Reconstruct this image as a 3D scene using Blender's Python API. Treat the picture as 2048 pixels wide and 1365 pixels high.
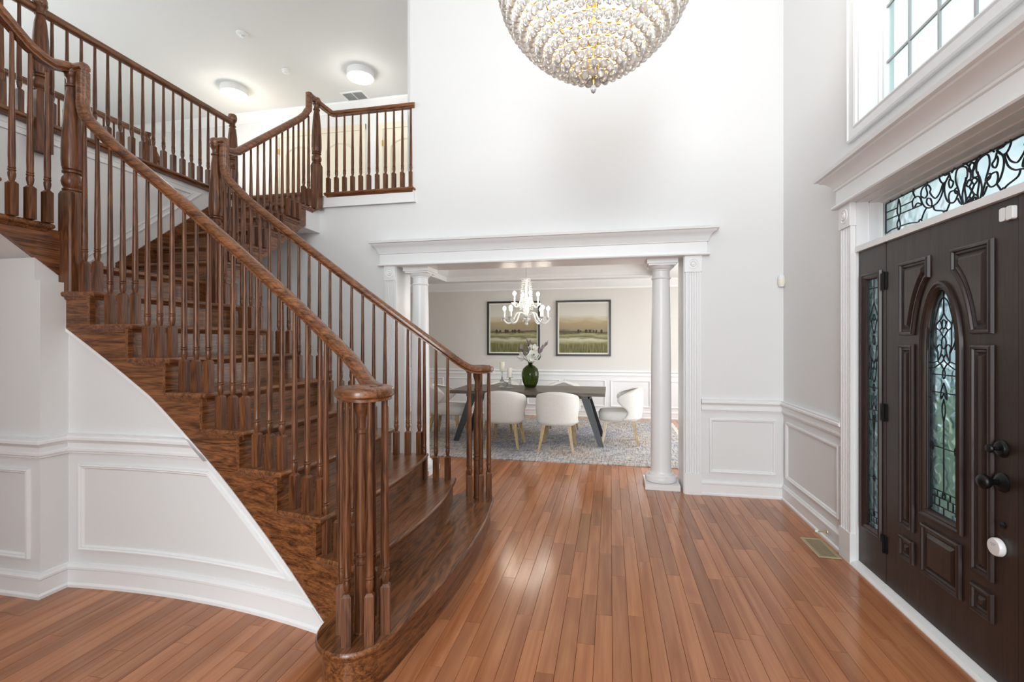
import bpy, math, random
from mathutils import Vector, Matrix
for o in list(bpy.data.objects): bpy.data.objects.remove(o)
SC = bpy.context.scene
COL = SC.collection
PI = math.pi
random.seed(7)
# ---------------------------------------------------------------- camera
FPX, YAW, CAMH = 952.0, math.atan(197/952.0), 1.45
cd = bpy.data.cameras.new('camera'); cam = bpy.data.objects.new('camera', cd); COL.objects.link(cam)
cd.sensor_width = 36; cd.lens = FPX/2048*36; cd.shift_y = 1.5/2048; cd.clip_start = .05
cam.location = (0, 0, CAMH); cam.rotation_euler = (PI/2, 0, YAW)
SC.camera = cam
# ---------------------------------------------------------------- world
w = bpy.data.worlds.new('sky'); SC.world = w; w.use_nodes = True
bg = w.node_tree.nodes['Background']; bg.inputs[0].default_value = (.80, .94, 1, 1); bg.inputs[1].default_value = .90
# ---------------------------------------------------------------- daylight at the windows, added gallery fill, exposure
def area(name, loc, rot, sx, sy, power, col=(1, 1, 1)):
    l = bpy.data.lights.new(name, 'AREA'); l.shape = 'RECTANGLE'; l.size = sx; l.size_y = sy; l.energy = power; l.color = col
    o = bpy.data.objects.new(name, l); COL.objects.link(o); o.location = loc; o.rotation_euler = rot
    return o
area('daylight_window_a', (-3.3, -5.96, 2.9), (PI/2, 0, 0), 2.2, 4.4, 35, (.90, .965, 1))
area('daylight_window_b', (-.2, -5.96, 2.9), (PI/2, 0, 0), 2.2, 4.4, 285, (.90, .965, 1))
area('gallery_fill_light', (-9.15, 1.5, 4.3), (PI/2, 0, -PI/2), 3.2, 1.8, 95, (.94, .975, 1))  # unseen light added to brighten the hall and its ceiling
area('daylight_dining_window', (2.5, 7.2, 1.5), (PI/2, 0, PI/2), 2.6, 2.0, 55, (.97, .99, 1))
SC.view_settings.view_transform = 'Standard'; SC.view_settings.look = 'None'
SC.view_settings.gamma = 1; SC.view_settings.use_curve_mapping = False
SC.view_settings.exposure = 0.74
SC.cycles.max_bounces = 9; SC.cycles.transmission_bounces = 6; SC.cycles.caustics_refractive = False; SC.cycles.caustics_reflective = False

# ================================================================ helpers
class MB:
    def __init__(s): s.v = []; s.f = []
    def add(s, vs, fs):
        b = len(s.v); s.v += [tuple(p) for p in vs]; s.f += [tuple(i+b for i in q) for q in fs]; return s
    def box(s, x0, y0, z0, x1, y1, z1):
        x0, x1 = min(x0, x1), max(x0, x1); y0, y1 = min(y0, y1), max(y0, y1); z0, z1 = min(z0, z1), max(z0, z1)
        vs = [(x, y, z) for z in (z0, z1) for (x, y) in ((x0, y0), (x1, y0), (x1, y1), (x0, y1))]
        return s.add(vs, [(3, 2, 1, 0), (4, 5, 6, 7), (0, 1, 5, 4), (1, 2, 6, 5), (2, 3, 7, 6), (3, 0, 4, 7)])
    def hexa(s, a, b):      # a, b: 4 points each (bottom loop, top loop)
        return s.add(list(a)+list(b), [(3, 2, 1, 0), (4, 5, 6, 7), (0, 1, 5, 4), (1, 2, 6, 5), (2, 3, 7, 6), (3, 0, 4, 7)])
    def lathe(s, prof, n=16, c=(0, 0, 0), M=None):
        vs = []; fs = []
        for r, z in prof:
            for i in range(n):
                a = 2*PI*i/n; p = Vector((r*math.cos(a), r*math.sin(a), z))
                if M: p = M @ p
                vs.append((p.x+c[0], p.y+c[1], p.z+c[2]))
        m = len(prof)
        for k in range(m-1):
            for i in range(n):
                j = (i+1) % n; fs.append((k*n+i, k*n+j, (k+1)*n+j, (k+1)*n+i))
        fs.append(tuple(range(n-1, -1, -1))); fs.append(tuple((m-1)*n+i for i in range(n)))
        return s.add(vs, fs)
    def loops(s, loops, cap=True):      # closed loops stacked
        n = len(loops[0]); vs = [p for l in loops for p in l]; fs = []
        for k in range(len(loops)-1):
            for i in range(n):
                j = (i+1) % n; fs.append((k*n+i, k*n+j, (k+1)*n+j, (k+1)*n+i))
        if cap: fs.append(tuple(range(n-1, -1, -1))); fs.append(tuple((len(loops)-1)*n+i for i in range(n)))
        return s.add(vs, fs)
    def tube(s, path, r, n=6, closed=False):
        P = [Vector(p) for p in path]; m = len(P); L = []
        up = None
        for i in range(m):
            a = P[i-1] if (i > 0 or closed) else P[i]; b = P[(i+1) % m] if (i < m-1 or closed) else P[i]
            t = (b-a); t = t.normalized() if t.length > 1e-9 else Vector((0, 0, 1))
            if up is None:
                up = t.orthogonal().normalized()
            else:
                up = (up-t*up.dot(t)); up = up.normalized() if up.length > 1e-6 else t.orthogonal().normalized()
            q = t.cross(up); rr = r[i] if isinstance(r, (list, tuple)) else r
            L.append([tuple(P[i]+up*(rr*math.cos(2*PI*k/n))+q*(rr*math.sin(2*PI*k/n))) for k in range(n)])
        if closed: L.append(L[0])
        return s.loops(L, not closed)
    def sweep(s, path, prof, lats, cap=True):     # closed profile (u lateral, v up) along 3D path
        P = [Vector(p) for p in path]; L = []
        for i in range(len(P)):
            a = P[max(i-1, 0)]; b = P[min(i+1, len(P)-1)]; t = (b-a).normalized()
            la = Vector(lats[i]); la = (la-t*la.dot(t)).normalized(); up = la.cross(t).normalized()
            L.append([tuple(P[i]+la*u+up*v) for u, v in prof])
        return s.loops(L, cap)
    def plan(s, path, prof, side=1, closed=False):  # wall moulding: open profile (offset, z) along a plan path, offset to the left*side
        P = [Vector(p) for p in path]; m = len(P); N = []
        for i in range(m):
            ds = []
            if i > 0 or closed: ds.append((P[i]-P[i-1]).normalized())
            if i < m-1 or closed: ds.append((P[(i+1) % m]-P[i]).normalized())
            ns = [Vector((-d.y, d.x))*side for d in ds]
            if len(ns) == 1: N.append(ns[0])
            else:
                b = ns[0]+ns[1]; N.append(b/max(.25, b.dot(ns[0])) if b.length > 1e-6 else ns[0])
        k = len(prof); vs = [(P[i].x+N[i].x*o, P[i].y+N[i].y*o, z) for i in range(m) for o, z in prof]; fs = []
        for i in range(m if closed else m-1):
            j = (i+1) % m
            for q in range(k):
                r = (q+1) % k; fs.append((i*k+q, j*k+q, j*k+r, i*k+r))
        if not closed:
            fs.append(tuple(range(k))); fs.append(tuple((m-1)*k+q for q in range(k-1, -1, -1)))
        return s.add(vs, fs)
    def frame(s, poly, prof, fmap, seg=None):     # closed polygon frame with mitred profile (inset, height); fmap(u,v,h)->xyz
        P = [Vector(p) for p in poly]; m = len(P)
        ar = sum(P[i].x*P[(i+1) % m].y-P[(i+1) % m].x*P[i].y for i in range(m)); sg = 1 if ar > 0 else -1
        pts = []; nn = []
        for i in range(m):
            d0 = (P[i]-P[i-1]).normalized(); d1 = (P[(i+1) % m]-P[i]).normalized()
            n0 = Vector((-d0.y, d0.x))*sg; n1 = Vector((-d1.y, d1.x))*sg
            b = n0+n1; b = b/max(.2, b.dot(n0)); pts.append(P[i]); nn.append(b)
            if seg:
                q = P[(i+1) % m]
                e0 = (P[(i+1) % m]-P[i]).normalized(); e1 = (P[(i+2) % m]-P[(i+1) % m]).normalized()
                na = Vector((-e0.y, e0.x))*sg; nb = Vector((-e1.y, e1.x))*sg; c = na+nb; c = c/max(.2, c.dot(na))
                k = max(1, int((q-P[i]).length/seg))
                for t in range(1, k): pts.append(P[i].lerp(q, t/k)); nn.append(b.lerp(c, t/k))
        k = len(prof); m = len(pts); vs = []; fs = []
        for i in range(m):
            for o, h in prof:
                a = pts[i]+nn[i]*o; vs.append(tuple(fmap(a.x, a.y, h)))
        for i in range(m):
            j = (i+1) % m
            for q in range(k-1): fs.append((i*k+q, j*k+q, j*k+q+1, i*k+q+1))
        return s.add(vs, fs)
    def build(s, name, mat, parent=None, ang=35, loc=None):
        me = bpy.data.meshes.new(name); me.from_pydata(s.v, [], s.f); me.validate(); me.update()
        import bmesh
        bm = bmesh.new(); bm.from_mesh(me); bmesh.ops.recalc_face_normals(bm, faces=bm.faces); bm.to_mesh(me); bm.free()
        if ang:
            for p in me.polygons: p.use_smooth = True
            me.set_sharp_from_angle(angle=math.radians(ang))
        me.materials.append(M[mat])
        return link(name, me, parent, loc)
def link(name, me, parent=None, loc=None):
    o = bpy.data.objects.new(name, me); COL.objects.link(o)
    if parent: o.parent = parent
    if loc: o.location = loc
    return o
def empty(name, loc=(0, 0, 0), rz=0):
    o = bpy.data.objects.new(name, None); COL.objects.link(o); o.location = loc; o.rotation_euler = (0, 0, rz); o.empty_display_size = .1
    return o
def tag(o, label, cat, group=None):
    o['label'] = label; o['category'] = cat
    if group: o['group'] = group
    return o
def struct(o): o['kind'] = 'structure'; return o
def crom(pts, n=6, closed=False):
    P = [Vector(p) for p in pts]; m = len(P); out = []
    for i in range(m if closed else m-1):
        g = (lambda k: P[k % m]) if closed else (lambda k: P[min(max(k, 0), m-1)])
        p0, p1, p2, p3 = g(i-1), g(i), g(i+1), g(i+2)
        for k in range(n):
            t = k/n
            out.append(.5*((2*p1)+(p2-p0)*t+(2*p0-5*p1+4*p2-p3)*t*t+(3*p1-p0-3*p2+p3)*t**3))
    if not closed: out.append(P[-1])
    return out
def grid_wall(mb, axis, a0, a1, h0, h1, p0, p1, holes=()):
    # axis 'x': wall runs along x, thickness p0..p1 in y ; axis 'y': runs along y, thickness in x
    A = sorted({a0, a1, *[q for h in holes for q in h[:2]]}); Z = sorted({h0, h1, *[q for h in holes for q in h[2:]]})
    for i in range(len(A)-1):
        for k in range(len(Z)-1):
            ca = (A[i]+A[i+1])/2; cz = (Z[k]+Z[k+1])/2
            if not (a0 <= ca <= a1 and h0 <= cz <= h1): continue
            if any(h[0] < ca < h[1] and h[2] < cz < h[3] for h in holes): continue
            if axis == 'x': mb.box(A[i], p0, Z[k], A[i+1], p1, Z[k+1])
            else: mb.box(p0, A[i], Z[k], p1, A[i+1], Z[k+1])
    return mb

# ================================================================ materials
M = {}
def mat(name, col=(.8, .8, .8), rough=.5, metal=0, **kw):
    m = bpy.data.materials.new(name); m.use_nodes = True; b = m.node_tree.nodes['Principled BSDF']
    b.inputs['Base Color'].default_value = (*col, 1); b.inputs['Roughness'].default_value = rough; b.inputs['Metallic'].default_value = metal
    for k, v in kw.items(): b.inputs[k.replace('_', ' ')].default_value = v
    M[name] = m; return m, m.node_tree, b
def nd(t, typ, **kw):
    n = t.nodes.new(typ)
    for k, v in kw.items():
        if k.startswith('i_'): n.inputs[k[2:].replace('_', ' ')].default_value = v
        else: setattr(n, k, v)
    return n
def ramp(t, fac, stops):
    r = t.nodes.new('ShaderNodeValToRGB'); e = r.color_ramp.elements
    while len(e) < len(stops): e.new(.5)
    for i, (p, c) in enumerate(stops): e[i].position = p; e[i].color = (*c, 1)
    t.links.new(fac, r.inputs[0]); return r.outputs[0]
def bump(t, b, h, strength=.1, dist=.01):
    n = nd(t, 'ShaderNodeBump'); n.inputs['Strength'].default_value = strength; n.inputs['Distance'].default_value = dist
    t.links.new(h, n.inputs['Height']); t.links.new(n.outputs[0], b.inputs['Normal'])
def paint(name, col, rough=.55, bs=.04):
    m, t, b = mat(name, col, rough)
    n = nd(t, 'ShaderNodeTexNoise', i_Scale=180.0, i_Detail=2.0); g = nd(t, 'ShaderNodeNewGeometry'); t.links.new(g.outputs['Position'], n.inputs['Vector'])
    bump(t, b, n.outputs['Fac'], bs, .002); return m
paint('wall_paint', (.79, .79, .785)); paint('dining_paint', (.70, .672, .635)); paint('trim_white', (.86, .86, .86), .35, .01)
paint('ceiling_paint', (.80, .80, .80), .7); paint('wainscot', (.82, .82, .82), .5, .02); paint('door_cream', (.80, .73, .60), .4, .01)
def wood(name, dark, light, rough, scale, axis, use_tone=False, grain=1.0):
    m, t, b = mat(name, light, rough); b.inputs['Coat Weight'].default_value = .25; b.inputs['Coat Roughness'].default_value = .12
    g = nd(t, 'ShaderNodeNewGeometry'); mp = nd(t, 'ShaderNodeMapping')
    sc = [scale, scale, scale]; sc[axis] = scale*.035; mp.inputs['Scale'].default_value = sc
    src = g.outputs['Position']
    at = None
    if use_tone:
        at = nd(t, 'ShaderNodeAttribute', attribute_name='tone')
        ad = nd(t, 'ShaderNodeVectorMath', operation='MULTIPLY_ADD'); ad.inputs[1].default_value = (17, 31, 9)
        t.links.new(at.outputs['Color'], ad.inputs[0]); t.links.new(src, ad.inputs[2]); src = ad.outputs[0]
    else:
        oi = nd(t, 'ShaderNodeObjectInfo'); ad = nd(t, 'ShaderNodeVectorMath', operation='MULTIPLY_ADD')
        cb = nd(t, 'ShaderNodeCombineXYZ')
        for k in range(3): t.links.new(oi.outputs['Random'], cb.inputs[k])
        ad.inputs[1].default_value = (13, 7, 11); t.links.new(cb.outputs[0], ad.inputs[0]); t.links.new(src, ad.inputs[2]); src = ad.outputs[0]
    t.links.new(src, mp.inputs['Vector'])
    n1 = nd(t, 'ShaderNodeTexNoise', i_Scale=1.0, i_Detail=4.0, i_Roughness=.6, i_Distortion=.35); t.links.new(mp.outputs[0], n1.inputs['Vector'])
    mq = nd(t, 'ShaderNodeMapping'); sq_ = [scale*6]*3; sq_[axis] = scale*.22; mq.inputs['Scale'].default_value = sq_; t.links.new(src, mq.inputs['Vector'])
    wv = nd(t, 'ShaderNodeTexNoise', i_Scale=1.0, i_Detail=2.0, i_Roughness=.5); t.links.new(mq.outputs[0], wv.inputs['Vector'])
    mz = nd(t, 'ShaderNodeMapping'); sz_ = [scale*.30]*3; sz_[axis] = scale*.035; mz.inputs['Scale'].default_value = sz_; t.links.new(src, mz.inputs['Vector'])
    n3 = nd(t, 'ShaderNodeTexNoise', i_Scale=1.0, i_Detail=1.0, i_Roughness=.4); t.links.new(mz.outputs[0], n3.inputs['Vector'])
    k1 = nd(t, 'ShaderNodeMath', operation='MULTIPLY'); k1.inputs[1].default_value = 70; k2 = nd(t, 'ShaderNodeMath', operation='SINE'); k3 = nd(t, 'ShaderNodeMath', operation='MULTIPLY_ADD'); k3.inputs[1].default_value = .09*grain; t.links.new(n3.outputs['Fac'], k1.inputs[0]); t.links.new(k1.outputs[0], k2.inputs[0]); t.links.new(k2.outputs[0], k3.inputs[0]); t.links.new(n1.outputs['Fac'], k3.inputs[2])
    mx = nd(t, 'ShaderNodeMix', data_type='FLOAT'); mx.inputs[0].default_value = .45*grain; t.links.new(k3.outputs[0], mx.inputs[2]); t.links.new(wv.outputs['Fac'], mx.inputs[3])
    c = ramp(t, mx.outputs[0], [(.36, dark), (.64, light)])
    if use_tone:
        hs = nd(t, 'ShaderNodeHueSaturation'); mr = nd(t, 'ShaderNodeMapRange'); mr.inputs[3].default_value = .82; mr.inputs[4].default_value = 1.2
        sp = nd(t, 'ShaderNodeSeparateColor'); t.links.new(at.outputs['Color'], sp.inputs[0]); t.links.new(sp.outputs[0], mr.inputs[0]); t.links.new(mr.outputs[0], hs.inputs['Value']); t.links.new(c, hs.inputs['Color']); c = hs.outputs[0]
    t.links.new(c, b.inputs['Base Color']); bump(t, b, mx.outputs[0], .06, .003)
    return m
WD, WL = (.052, .0165, .006), (.29, .110, .038)
wood('oak_x', WD, WL, .32, 38, 0); wood('oak_y', WD, WL, .32, 38, 1); wood('oak_z', (.05, .017, .007), (.20, .074, .028), .3, 38, 2)
M['oak_z'].node_tree.nodes['Principled BSDF'].inputs['Coat Weight'].default_value = .08; M['oak_z'].node_tree.nodes['Principled BSDF'].inputs['Specular IOR Level'].default_value = .35
wood('floor_wood', (.33, .115, .045), (.50, .205, .090), .17, 14, 1, True, .35); M['floor_wood'].node_tree.nodes['Principled BSDF'].inputs['Coat Weight'].default_value = .1; M['floor_wood'].node_tree.nodes['Principled BSDF'].inputs['Specular IOR Level'].default_value = .42
wood('door_wood', (.017, .0085, .0065), (.036, .019, .0145), .42, 30, 2); M['door_wood'].node_tree.nodes['Principled BSDF'].inputs['Coat Weight'].default_value = .05
wood('table_wood', (.058, .043, .031), (.14, .108, .078), .5, 22, 0); wood('leg_wood', (.36, .23, .10), (.60, .43, .22), .45, 26, 2)
mat('table_metal', (.035, .04, .045), .45)
mat('brass', (.78, .55, .16), .25, 1); mat('black_metal', (.02, .02, .02), .35, .8); mat('lead', (.03, .035, .045), .45, .6)
mat('white_plastic', (.85, .85, .84), .35); mat('grille_metal', (.55, .47, .30), .4, .7); mat('dark_gap', (.03, .02, .015), .7); mat('vent_grey', (.45, .46, .47), .5)
mat('crystal', (.97, .97, .97), .04, 0, Transmission_Weight=.75, IOR=1.45)
mat('crystal_white', (.95, .95, .94), .08, 0, Transmission_Weight=.25, IOR=1.5); mat('pearl', (.93, .93, .93), .05, 0, Transmission_Weight=.55, IOR=1.45, Coat_Weight=.5)
mat('wax', (.88, .83, .66), .5); mat('rubber', (.05, .05, .05), .8)
def emis(name, col, s):
    m, t, b = mat(name, col, .5); b.inputs['Emission Color'].default_value = (*col, 1); b.inputs['Emission Strength'].default_value = s
emis('bulb_warm', (1, .93, .84), 4); emis('bulb_bright', (1, .90, .76), 30); emis('lamp_diffuser', (1, .93, .80), 2.2)
m, t, b = mat('vase_glass', (.19, .25, .09), .03, 0, Transmission_Weight=1.0, IOR=1.3)
m, t, b = mat('linen', (.80, .78, .74), .9); g = nd(t, 'ShaderNodeTexCoord'); n = nd(t, 'ShaderNodeTexNoise', i_Scale=160.0, i_Detail=3.0); t.links.new(g.outputs['Object'], n.inputs['Vector'])
t.links.new(ramp(t, n.outputs['Fac'], [(.3, (.72, .70, .66)), (.7, (.86, .84, .80))]), b.inputs['Base Color']); bump(t, b, n.outputs['Fac'], .25, .003)
mat('petal', (.88, .86, .80), .6, 0, Subsurface_Weight=.1); mat('leaf_green', (.05, .10, .04), .4); mat('leaf_mauve', (.30, .24, .25), .7); mat('stem_dark', (.05, .06, .03), .6)
# rug
m, t, b = mat('rug', (.5, .5, .55), .95); g = nd(t, 'ShaderNodeNewGeometry')
mp = nd(t, 'ShaderNodeMapping'); mp.inputs['Scale'].default_value = (3, 30, 3); t.links.new(g.outputs['Position'], mp.inputs[0])
mp2 = nd(t, 'ShaderNodeMapping'); mp2.inputs['Scale'].default_value = (30, 3, 3); t.links.new(g.outputs['Position'], mp2.inputs[0])
a1 = nd(t, 'ShaderNodeTexNoise', i_Scale=2.0, i_Detail=6.0, i_Roughness=.75); a2 = nd(t, 'ShaderNodeTexNoise', i_Scale=2.0, i_Detail=6.0, i_Roughness=.75); a3 = nd(t, 'ShaderNodeTexNoise', i_Scale=1.1, i_Detail=3.0)
t.links.new(mp.outputs[0], a1.inputs[0]); t.links.new(mp2.outputs[0], a2.inputs[0]); t.links.new(g.outputs['Position'], a3.inputs[0])
ml = nd(t, 'ShaderNodeMath', operation='ADD'); t.links.new(a1.outputs[0], ml.inputs[0]); t.links.new(a2.outputs[0], ml.inputs[1])
ca = ramp(t, ml.outputs[0], [(.40, (.09, .10, .14)), (.455, (.24, .23, .26)), (.51, (.50, .47, .45)), (.58, (.70, .66, .61))])
for e in t.nodes: pass
hf = nd(t, 'ShaderNodeMath', operation='MULTIPLY'); hf.inputs[1].default_value = .5; t.links.new(ml.outputs[0], hf.inputs[0]); t.links.new(hf.outputs[0], ca.node.inputs[0])
cb_ = ramp(t, a3.outputs[0], [(.38, (.78, .80, .92)), (.5, (1, 1, 1)), (.66, (1.0, .90, .82))])
mx = nd(t, 'ShaderNodeMix', data_type='RGBA', blend_type='MULTIPLY'); mx.inputs[0].default_value = 1; t.links.new(ca, mx.inputs[6]); t.links.new(cb_, mx.inputs[7]); t.links.new(mx.outputs[2], b.inputs['Base Color']); bump(t, b, hf.outputs[0], .5, .01)
mat('fringe', (.80, .77, .70), .95)
# clear architectural glass
m = bpy.data.materials.new('clear_glass'); m.use_nodes = True; t = m.node_tree; M['clear_glass'] = m
t.nodes.remove(t.nodes['Principled BSDF']); tr = nd(t, 'ShaderNodeBsdfTransparent'); tr.inputs[0].default_value = (.93, .98, .98, 1); gl = nd(t, 'ShaderNodeBsdfGlossy', i_Roughness=.02); fr = nd(t, 'ShaderNodeLayerWeight'); pw = nd(t, 'ShaderNodeMath', operation='POWER'); pw.inputs[1].default_value = 5; pa = nd(t, 'ShaderNodeMath', operation='MULTIPLY_ADD'); pa.inputs[1].default_value = .5; pa.inputs[2].default_value = .03; ms = nd(t, 'ShaderNodeMixShader')
t.links.new(fr.outputs['Facing'], pw.inputs[0]); t.links.new(pw.outputs[0], pa.inputs[0]); t.links.new(pa.outputs[0], ms.inputs[0]); t.links.new(tr.outputs[0], ms.inputs[1]); t.links.new(gl.outputs[0], ms.inputs[2]); t.links.new(ms.outputs[0], t.nodes['Material Output'].inputs[0])
# swirled leaded glass: translucent, glossy
def art_glass(name, c0, c1, c2, sc):
    m = bpy.data.materials.new(name); m.use_nodes = True; t = m.node_tree; M[name] = m; t.nodes.remove(t.nodes['Principled BSDF'])
    g = nd(t, 'ShaderNodeNewGeometry'); wv = nd(t, 'ShaderNodeTexWave', i_Scale=sc, i_Distortion=9.0, i_Detail=1.5); wv.inputs['Detail Scale'].default_value = .6; t.links.new(g.outputs['Position'], wv.inputs[0])
    n = nd(t, 'ShaderNodeTexNoise', i_Scale=7.0, i_Detail=2.0); t.links.new(g.outputs['Position'], n.inputs[0])
    cA = ramp(t, wv.outputs[0], [(.35, c0), (.6, c1), (.85, c2)]); cB = ramp(t, n.outputs[0], [(.38, (.84, .92, .87)), (.55, (1, 1, 1))])
    mx = nd(t, 'ShaderNodeMix', data_type='RGBA', blend_type='MULTIPLY'); mx.inputs[0].default_value = .6; t.links.new(cA, mx.inputs[6]); t.links.new(cB, mx.inputs[7])
    tl = nd(t, 'ShaderNodeBsdfTranslucent'); rf = nd(t, 'ShaderNodeBsdfRefraction', i_Roughness=.35, i_IOR=1.1); gl = nd(t, 'ShaderNodeBsdfGlossy', i_Roughness=.08); fr = nd(t, 'ShaderNodeLayerWeight'); pw = nd(t, 'ShaderNodeMath', operation='POWER'); pw.inputs[1].default_value = 5; pa = nd(t, 'ShaderNodeMath', operation='MULTIPLY_ADD'); pa.inputs[1].default_value = .4; pa.inputs[2].default_value = .04; t.links.new(fr.outputs['Facing'], pw.inputs[0]); t.links.new(pw.outputs[0], pa.inputs[0])
    bp = nd(t, 'ShaderNodeBump', i_Strength=.4, i_Distance=.01); t.links.new(wv.outputs[0], bp.inputs['Height']); t.links.new(bp.outputs[0], gl.inputs['Normal']); t.links.new(bp.outputs[0], rf.inputs['Normal'])
    t.links.new(mx.outputs[2], tl.inputs[0]); t.links.new(mx.outputs[2], rf.inputs[0])
    m1 = nd(t, 'ShaderNodeMixShader'); m1.inputs[0].default_value = .8; t.links.new(tl.outputs[0], m1.inputs[1]); t.links.new(rf.outputs[0], m1.inputs[2])
    m2 = nd(t, 'ShaderNodeMixShader'); t.links.new(pa.outputs[0], m2.inputs[0]); t.links.new(m1.outputs[0], m2.inputs[1]); t.links.new(gl.outputs[0], m2.inputs[2]); t.links.new(m2.outputs[0], t.nodes['Material Output'].inputs[0])
art_glass('swirl_glass', (.42, .50, .53), (.88, .93, .97), (1, 1, 1), 22)
art_glass('pale_glass', (.88, .93, .95), (.96, .98, 1), (1, 1, 1), 14)

# ================================================================ setting: floor
RISE = 3.105/16
XR, YB, CEIL, UP = 1.56, 4.80, 5.65, 3.09
XL = -4.2
AX = 2.80                       # mirror axis of the stair
def pj(x, y, z):
    dx, dy = x, y; dep = -math.sin(YAW)*dx+math.cos(YAW)*dy; lat = math.cos(YAW)*dx+math.sin(YAW)*dy
    return (1024+FPX*lat/dep, 684-FPX*(z-CAMH)/dep, dep) if dep > .1 else (-9999, 0, dep)
floor = struct(MB().box(-6.7, -6.1, -.12, 2.7, 9.4, -.005).build('floor', 'dark_gap', ang=None))
rnd = random.Random(3); planks = []
x = -6.6; PW = .0826
while x < 2.6:
    y = -6.0+rnd.uniform(-.8, 0)
    while y < 9.3:
        L = rnd.choice((.45, .6, .75, .9, 1.05, 1.2)); y0, y1 = max(y, -6.0), min(y+L, 9.3); y += L
        if y1-y0 < .02: continue
        xm = x+PW/2
        if xm > 1.62 and y1 < 4.8: continue
        if xm > 1.62: y0 = max(y0, 4.8)
        planks.append((x, x+PW, y0, y1, rnd.random()))
    x += PW
def plank_score(p):
    cx, cy = (p[0]+p[1])/2, (p[2]+p[3])/2; u, v, d = pj(cx, cy, 0)
    if d < .6 or not (-60 < u < 2108) or v > 1420: return 0
    if cy < 2.15 or cx > -.95 or cy > 3.7: hid = 1
    else: hid = .0
    if cx < -1.3 and 2.2 < cy < 5.6: hid = 0
    if -3.4 < cx < 1.05 and cy > 5.75: hid = 0
    return hid*(p[1]-p[0])*(p[3]-p[2])/d**3
planks.sort(key=plank_score, reverse=True)
def plank_geo(mb, p):
    x0, x1, y0, y1, tn = p; e = .0012
    mb.hexa([(x0, y0, -.005), (x1, y0, -.005), (x1, y1, -.005), (x0, y1, -.005)], [(x0+e, y0+e, 0), (x1-e, y0+e, 0), (x1-e, y1-e, 0), (x0+e, y1-e, 0)])
def tone_attr(me, tones):
    a = me.color_attributes.new('tone', 'FLOAT_COLOR', 'POINT'); a.data.foreach_set('color', [c for tn in tones for c in (tn, tn, tn, 1)])
def plank_obj(name, ps):
    mb = MB(); [plank_geo(mb, p) for p in ps]
    me = bpy.data.meshes.new(name); me.from_pydata(mb.v, [], mb.f); tone_attr(me, [p[4] for p in ps for _ in range(8)]); me.materials.append(M['floor_wood'])
    return link(name, me, floor)
for p in planks[:300]: plank_obj('plank', [p])
o = plank_obj('plank_field', planks[300:]); o['kind'] = 'stuff'

# ---------------------------------------------------------------- walls and ceilings
OX0, OX1, OZ = -2.276, .69, 2.27            # dining opening
mb = MB(); grid_wall(mb, 'x', -6.7, XR+.2, 0, 2.95, YB, YB+.35, [(OX0, OX1, 0, OZ)]); grid_wall(mb, 'x', -2.115, XR+.2, 2.95, CEIL, YB, YB+.35)
wall_back = struct(mb.build('wall_back', 'wall_paint', ang=None))
DY0, DY1, DZ = 1.92, 3.477, 2.36            # door unit opening
WY0, WY1, WZ0, WZ1 = 1.95, 3.452, 2.84, 4.70
mb = grid_wall(MB(), 'y', -6.2, YB, 0, CEIL, XR, XR+.2, [(DY0, DY1, 0, DZ), (WY0, WY1, WZ0, WZ1)])
wall_right = struct(mb.build('wall_right', 'wall_paint', ang=None))
holes = [(-4.4, -2.2, .7, 5.1), (-1.3, .9, .7, 5.1)]
struct(grid_wall(MB(), 'x', -9.2, XR+.2, 0, CEIL, -6.2, -6.0, holes).build('wall_front', 'wall_paint', ang=None))
struct(grid_wall(MB(), 'y', -6.0, 9.4, 0, 2.95, -6.9, -6.7).build('wall_left', 'wall_paint', ang=None))
struct(grid_wall(MB(), 'y', -6.0, 7.7, UP, CEIL, -9.4, -9.2, [(-.2, 3.2, 3.3, 5.3)]).build('wall_gallery', 'wall_paint', ang=None))  # opening made for the added gallery fill
struct(MB().box(-9.4, -6.2, CEIL, XR+.2, 7.9, CEIL+.15).build('ceiling', 'ceiling_paint', ang=None))
struct(MB().box(-9.4, 7.64, UP, 1.8, 7.8, CEIL).build('wall_hall_back', 'wall_paint', ang=None))
struct(MB().box(-2.3, YB+.35, UP, -2.1, 7.64, CEIL).build('wall_hall_right', 'wall_paint', ang=None))
struct(MB().box(-6.7, -2.15, 0, -3.17, -2.0, 2.95).box(-3.17, -2.15, 0, -1.55, -2.0, CEIL).build('light_block_wall', 'wall_paint', ang=None))  # unseen partition added to keep light off the near left side
# gallery and hall slab (L shape around the stair well)
mb = MB().box(-9.2, -6.0, 2.95, XL-.16, 7.64, UP).box(XL-.16, 4.70, 2.95, -3.205, 7.64, UP).box(-3.205, YB+.001, 2.95, -2.05, 7.64, UP).box(XL-.16, -6.0, 2.95, -3.17, .93, UP)
floor_up = struct(mb.build('floor_gallery', 'wall_paint', ang=None))
# left wall below gallery, seen above the upper flights
wall_stair = struct(MB().box(XL-.155, .935, 0, XL+.001, YB, 3.07).build('wall_stair', 'wainscot', ang=None))
# drop of the slab beside the upper flight
struct(MB().box(XL, 4.55, 2.67, -3.196, YB, 2.95).build('trim_1', 'wall_paint', ang=None))
# wall below the near upper flight (faces the camera) with its return
mb = MB().box(-6.7, 2.10, 0, -3.165, 2.30, 1.80).box(-6.7, 2.10, 1.8, XL, 2.3, 2.95).box(XL, 2.10, 1.8, -3.207, 2.32, 1.93).box(-3.207, 2.235, 1.5, -3.19, 2.32, 1.86)
struct(mb.build('wall_under_flight', 'wall_paint', ang=None))

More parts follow.
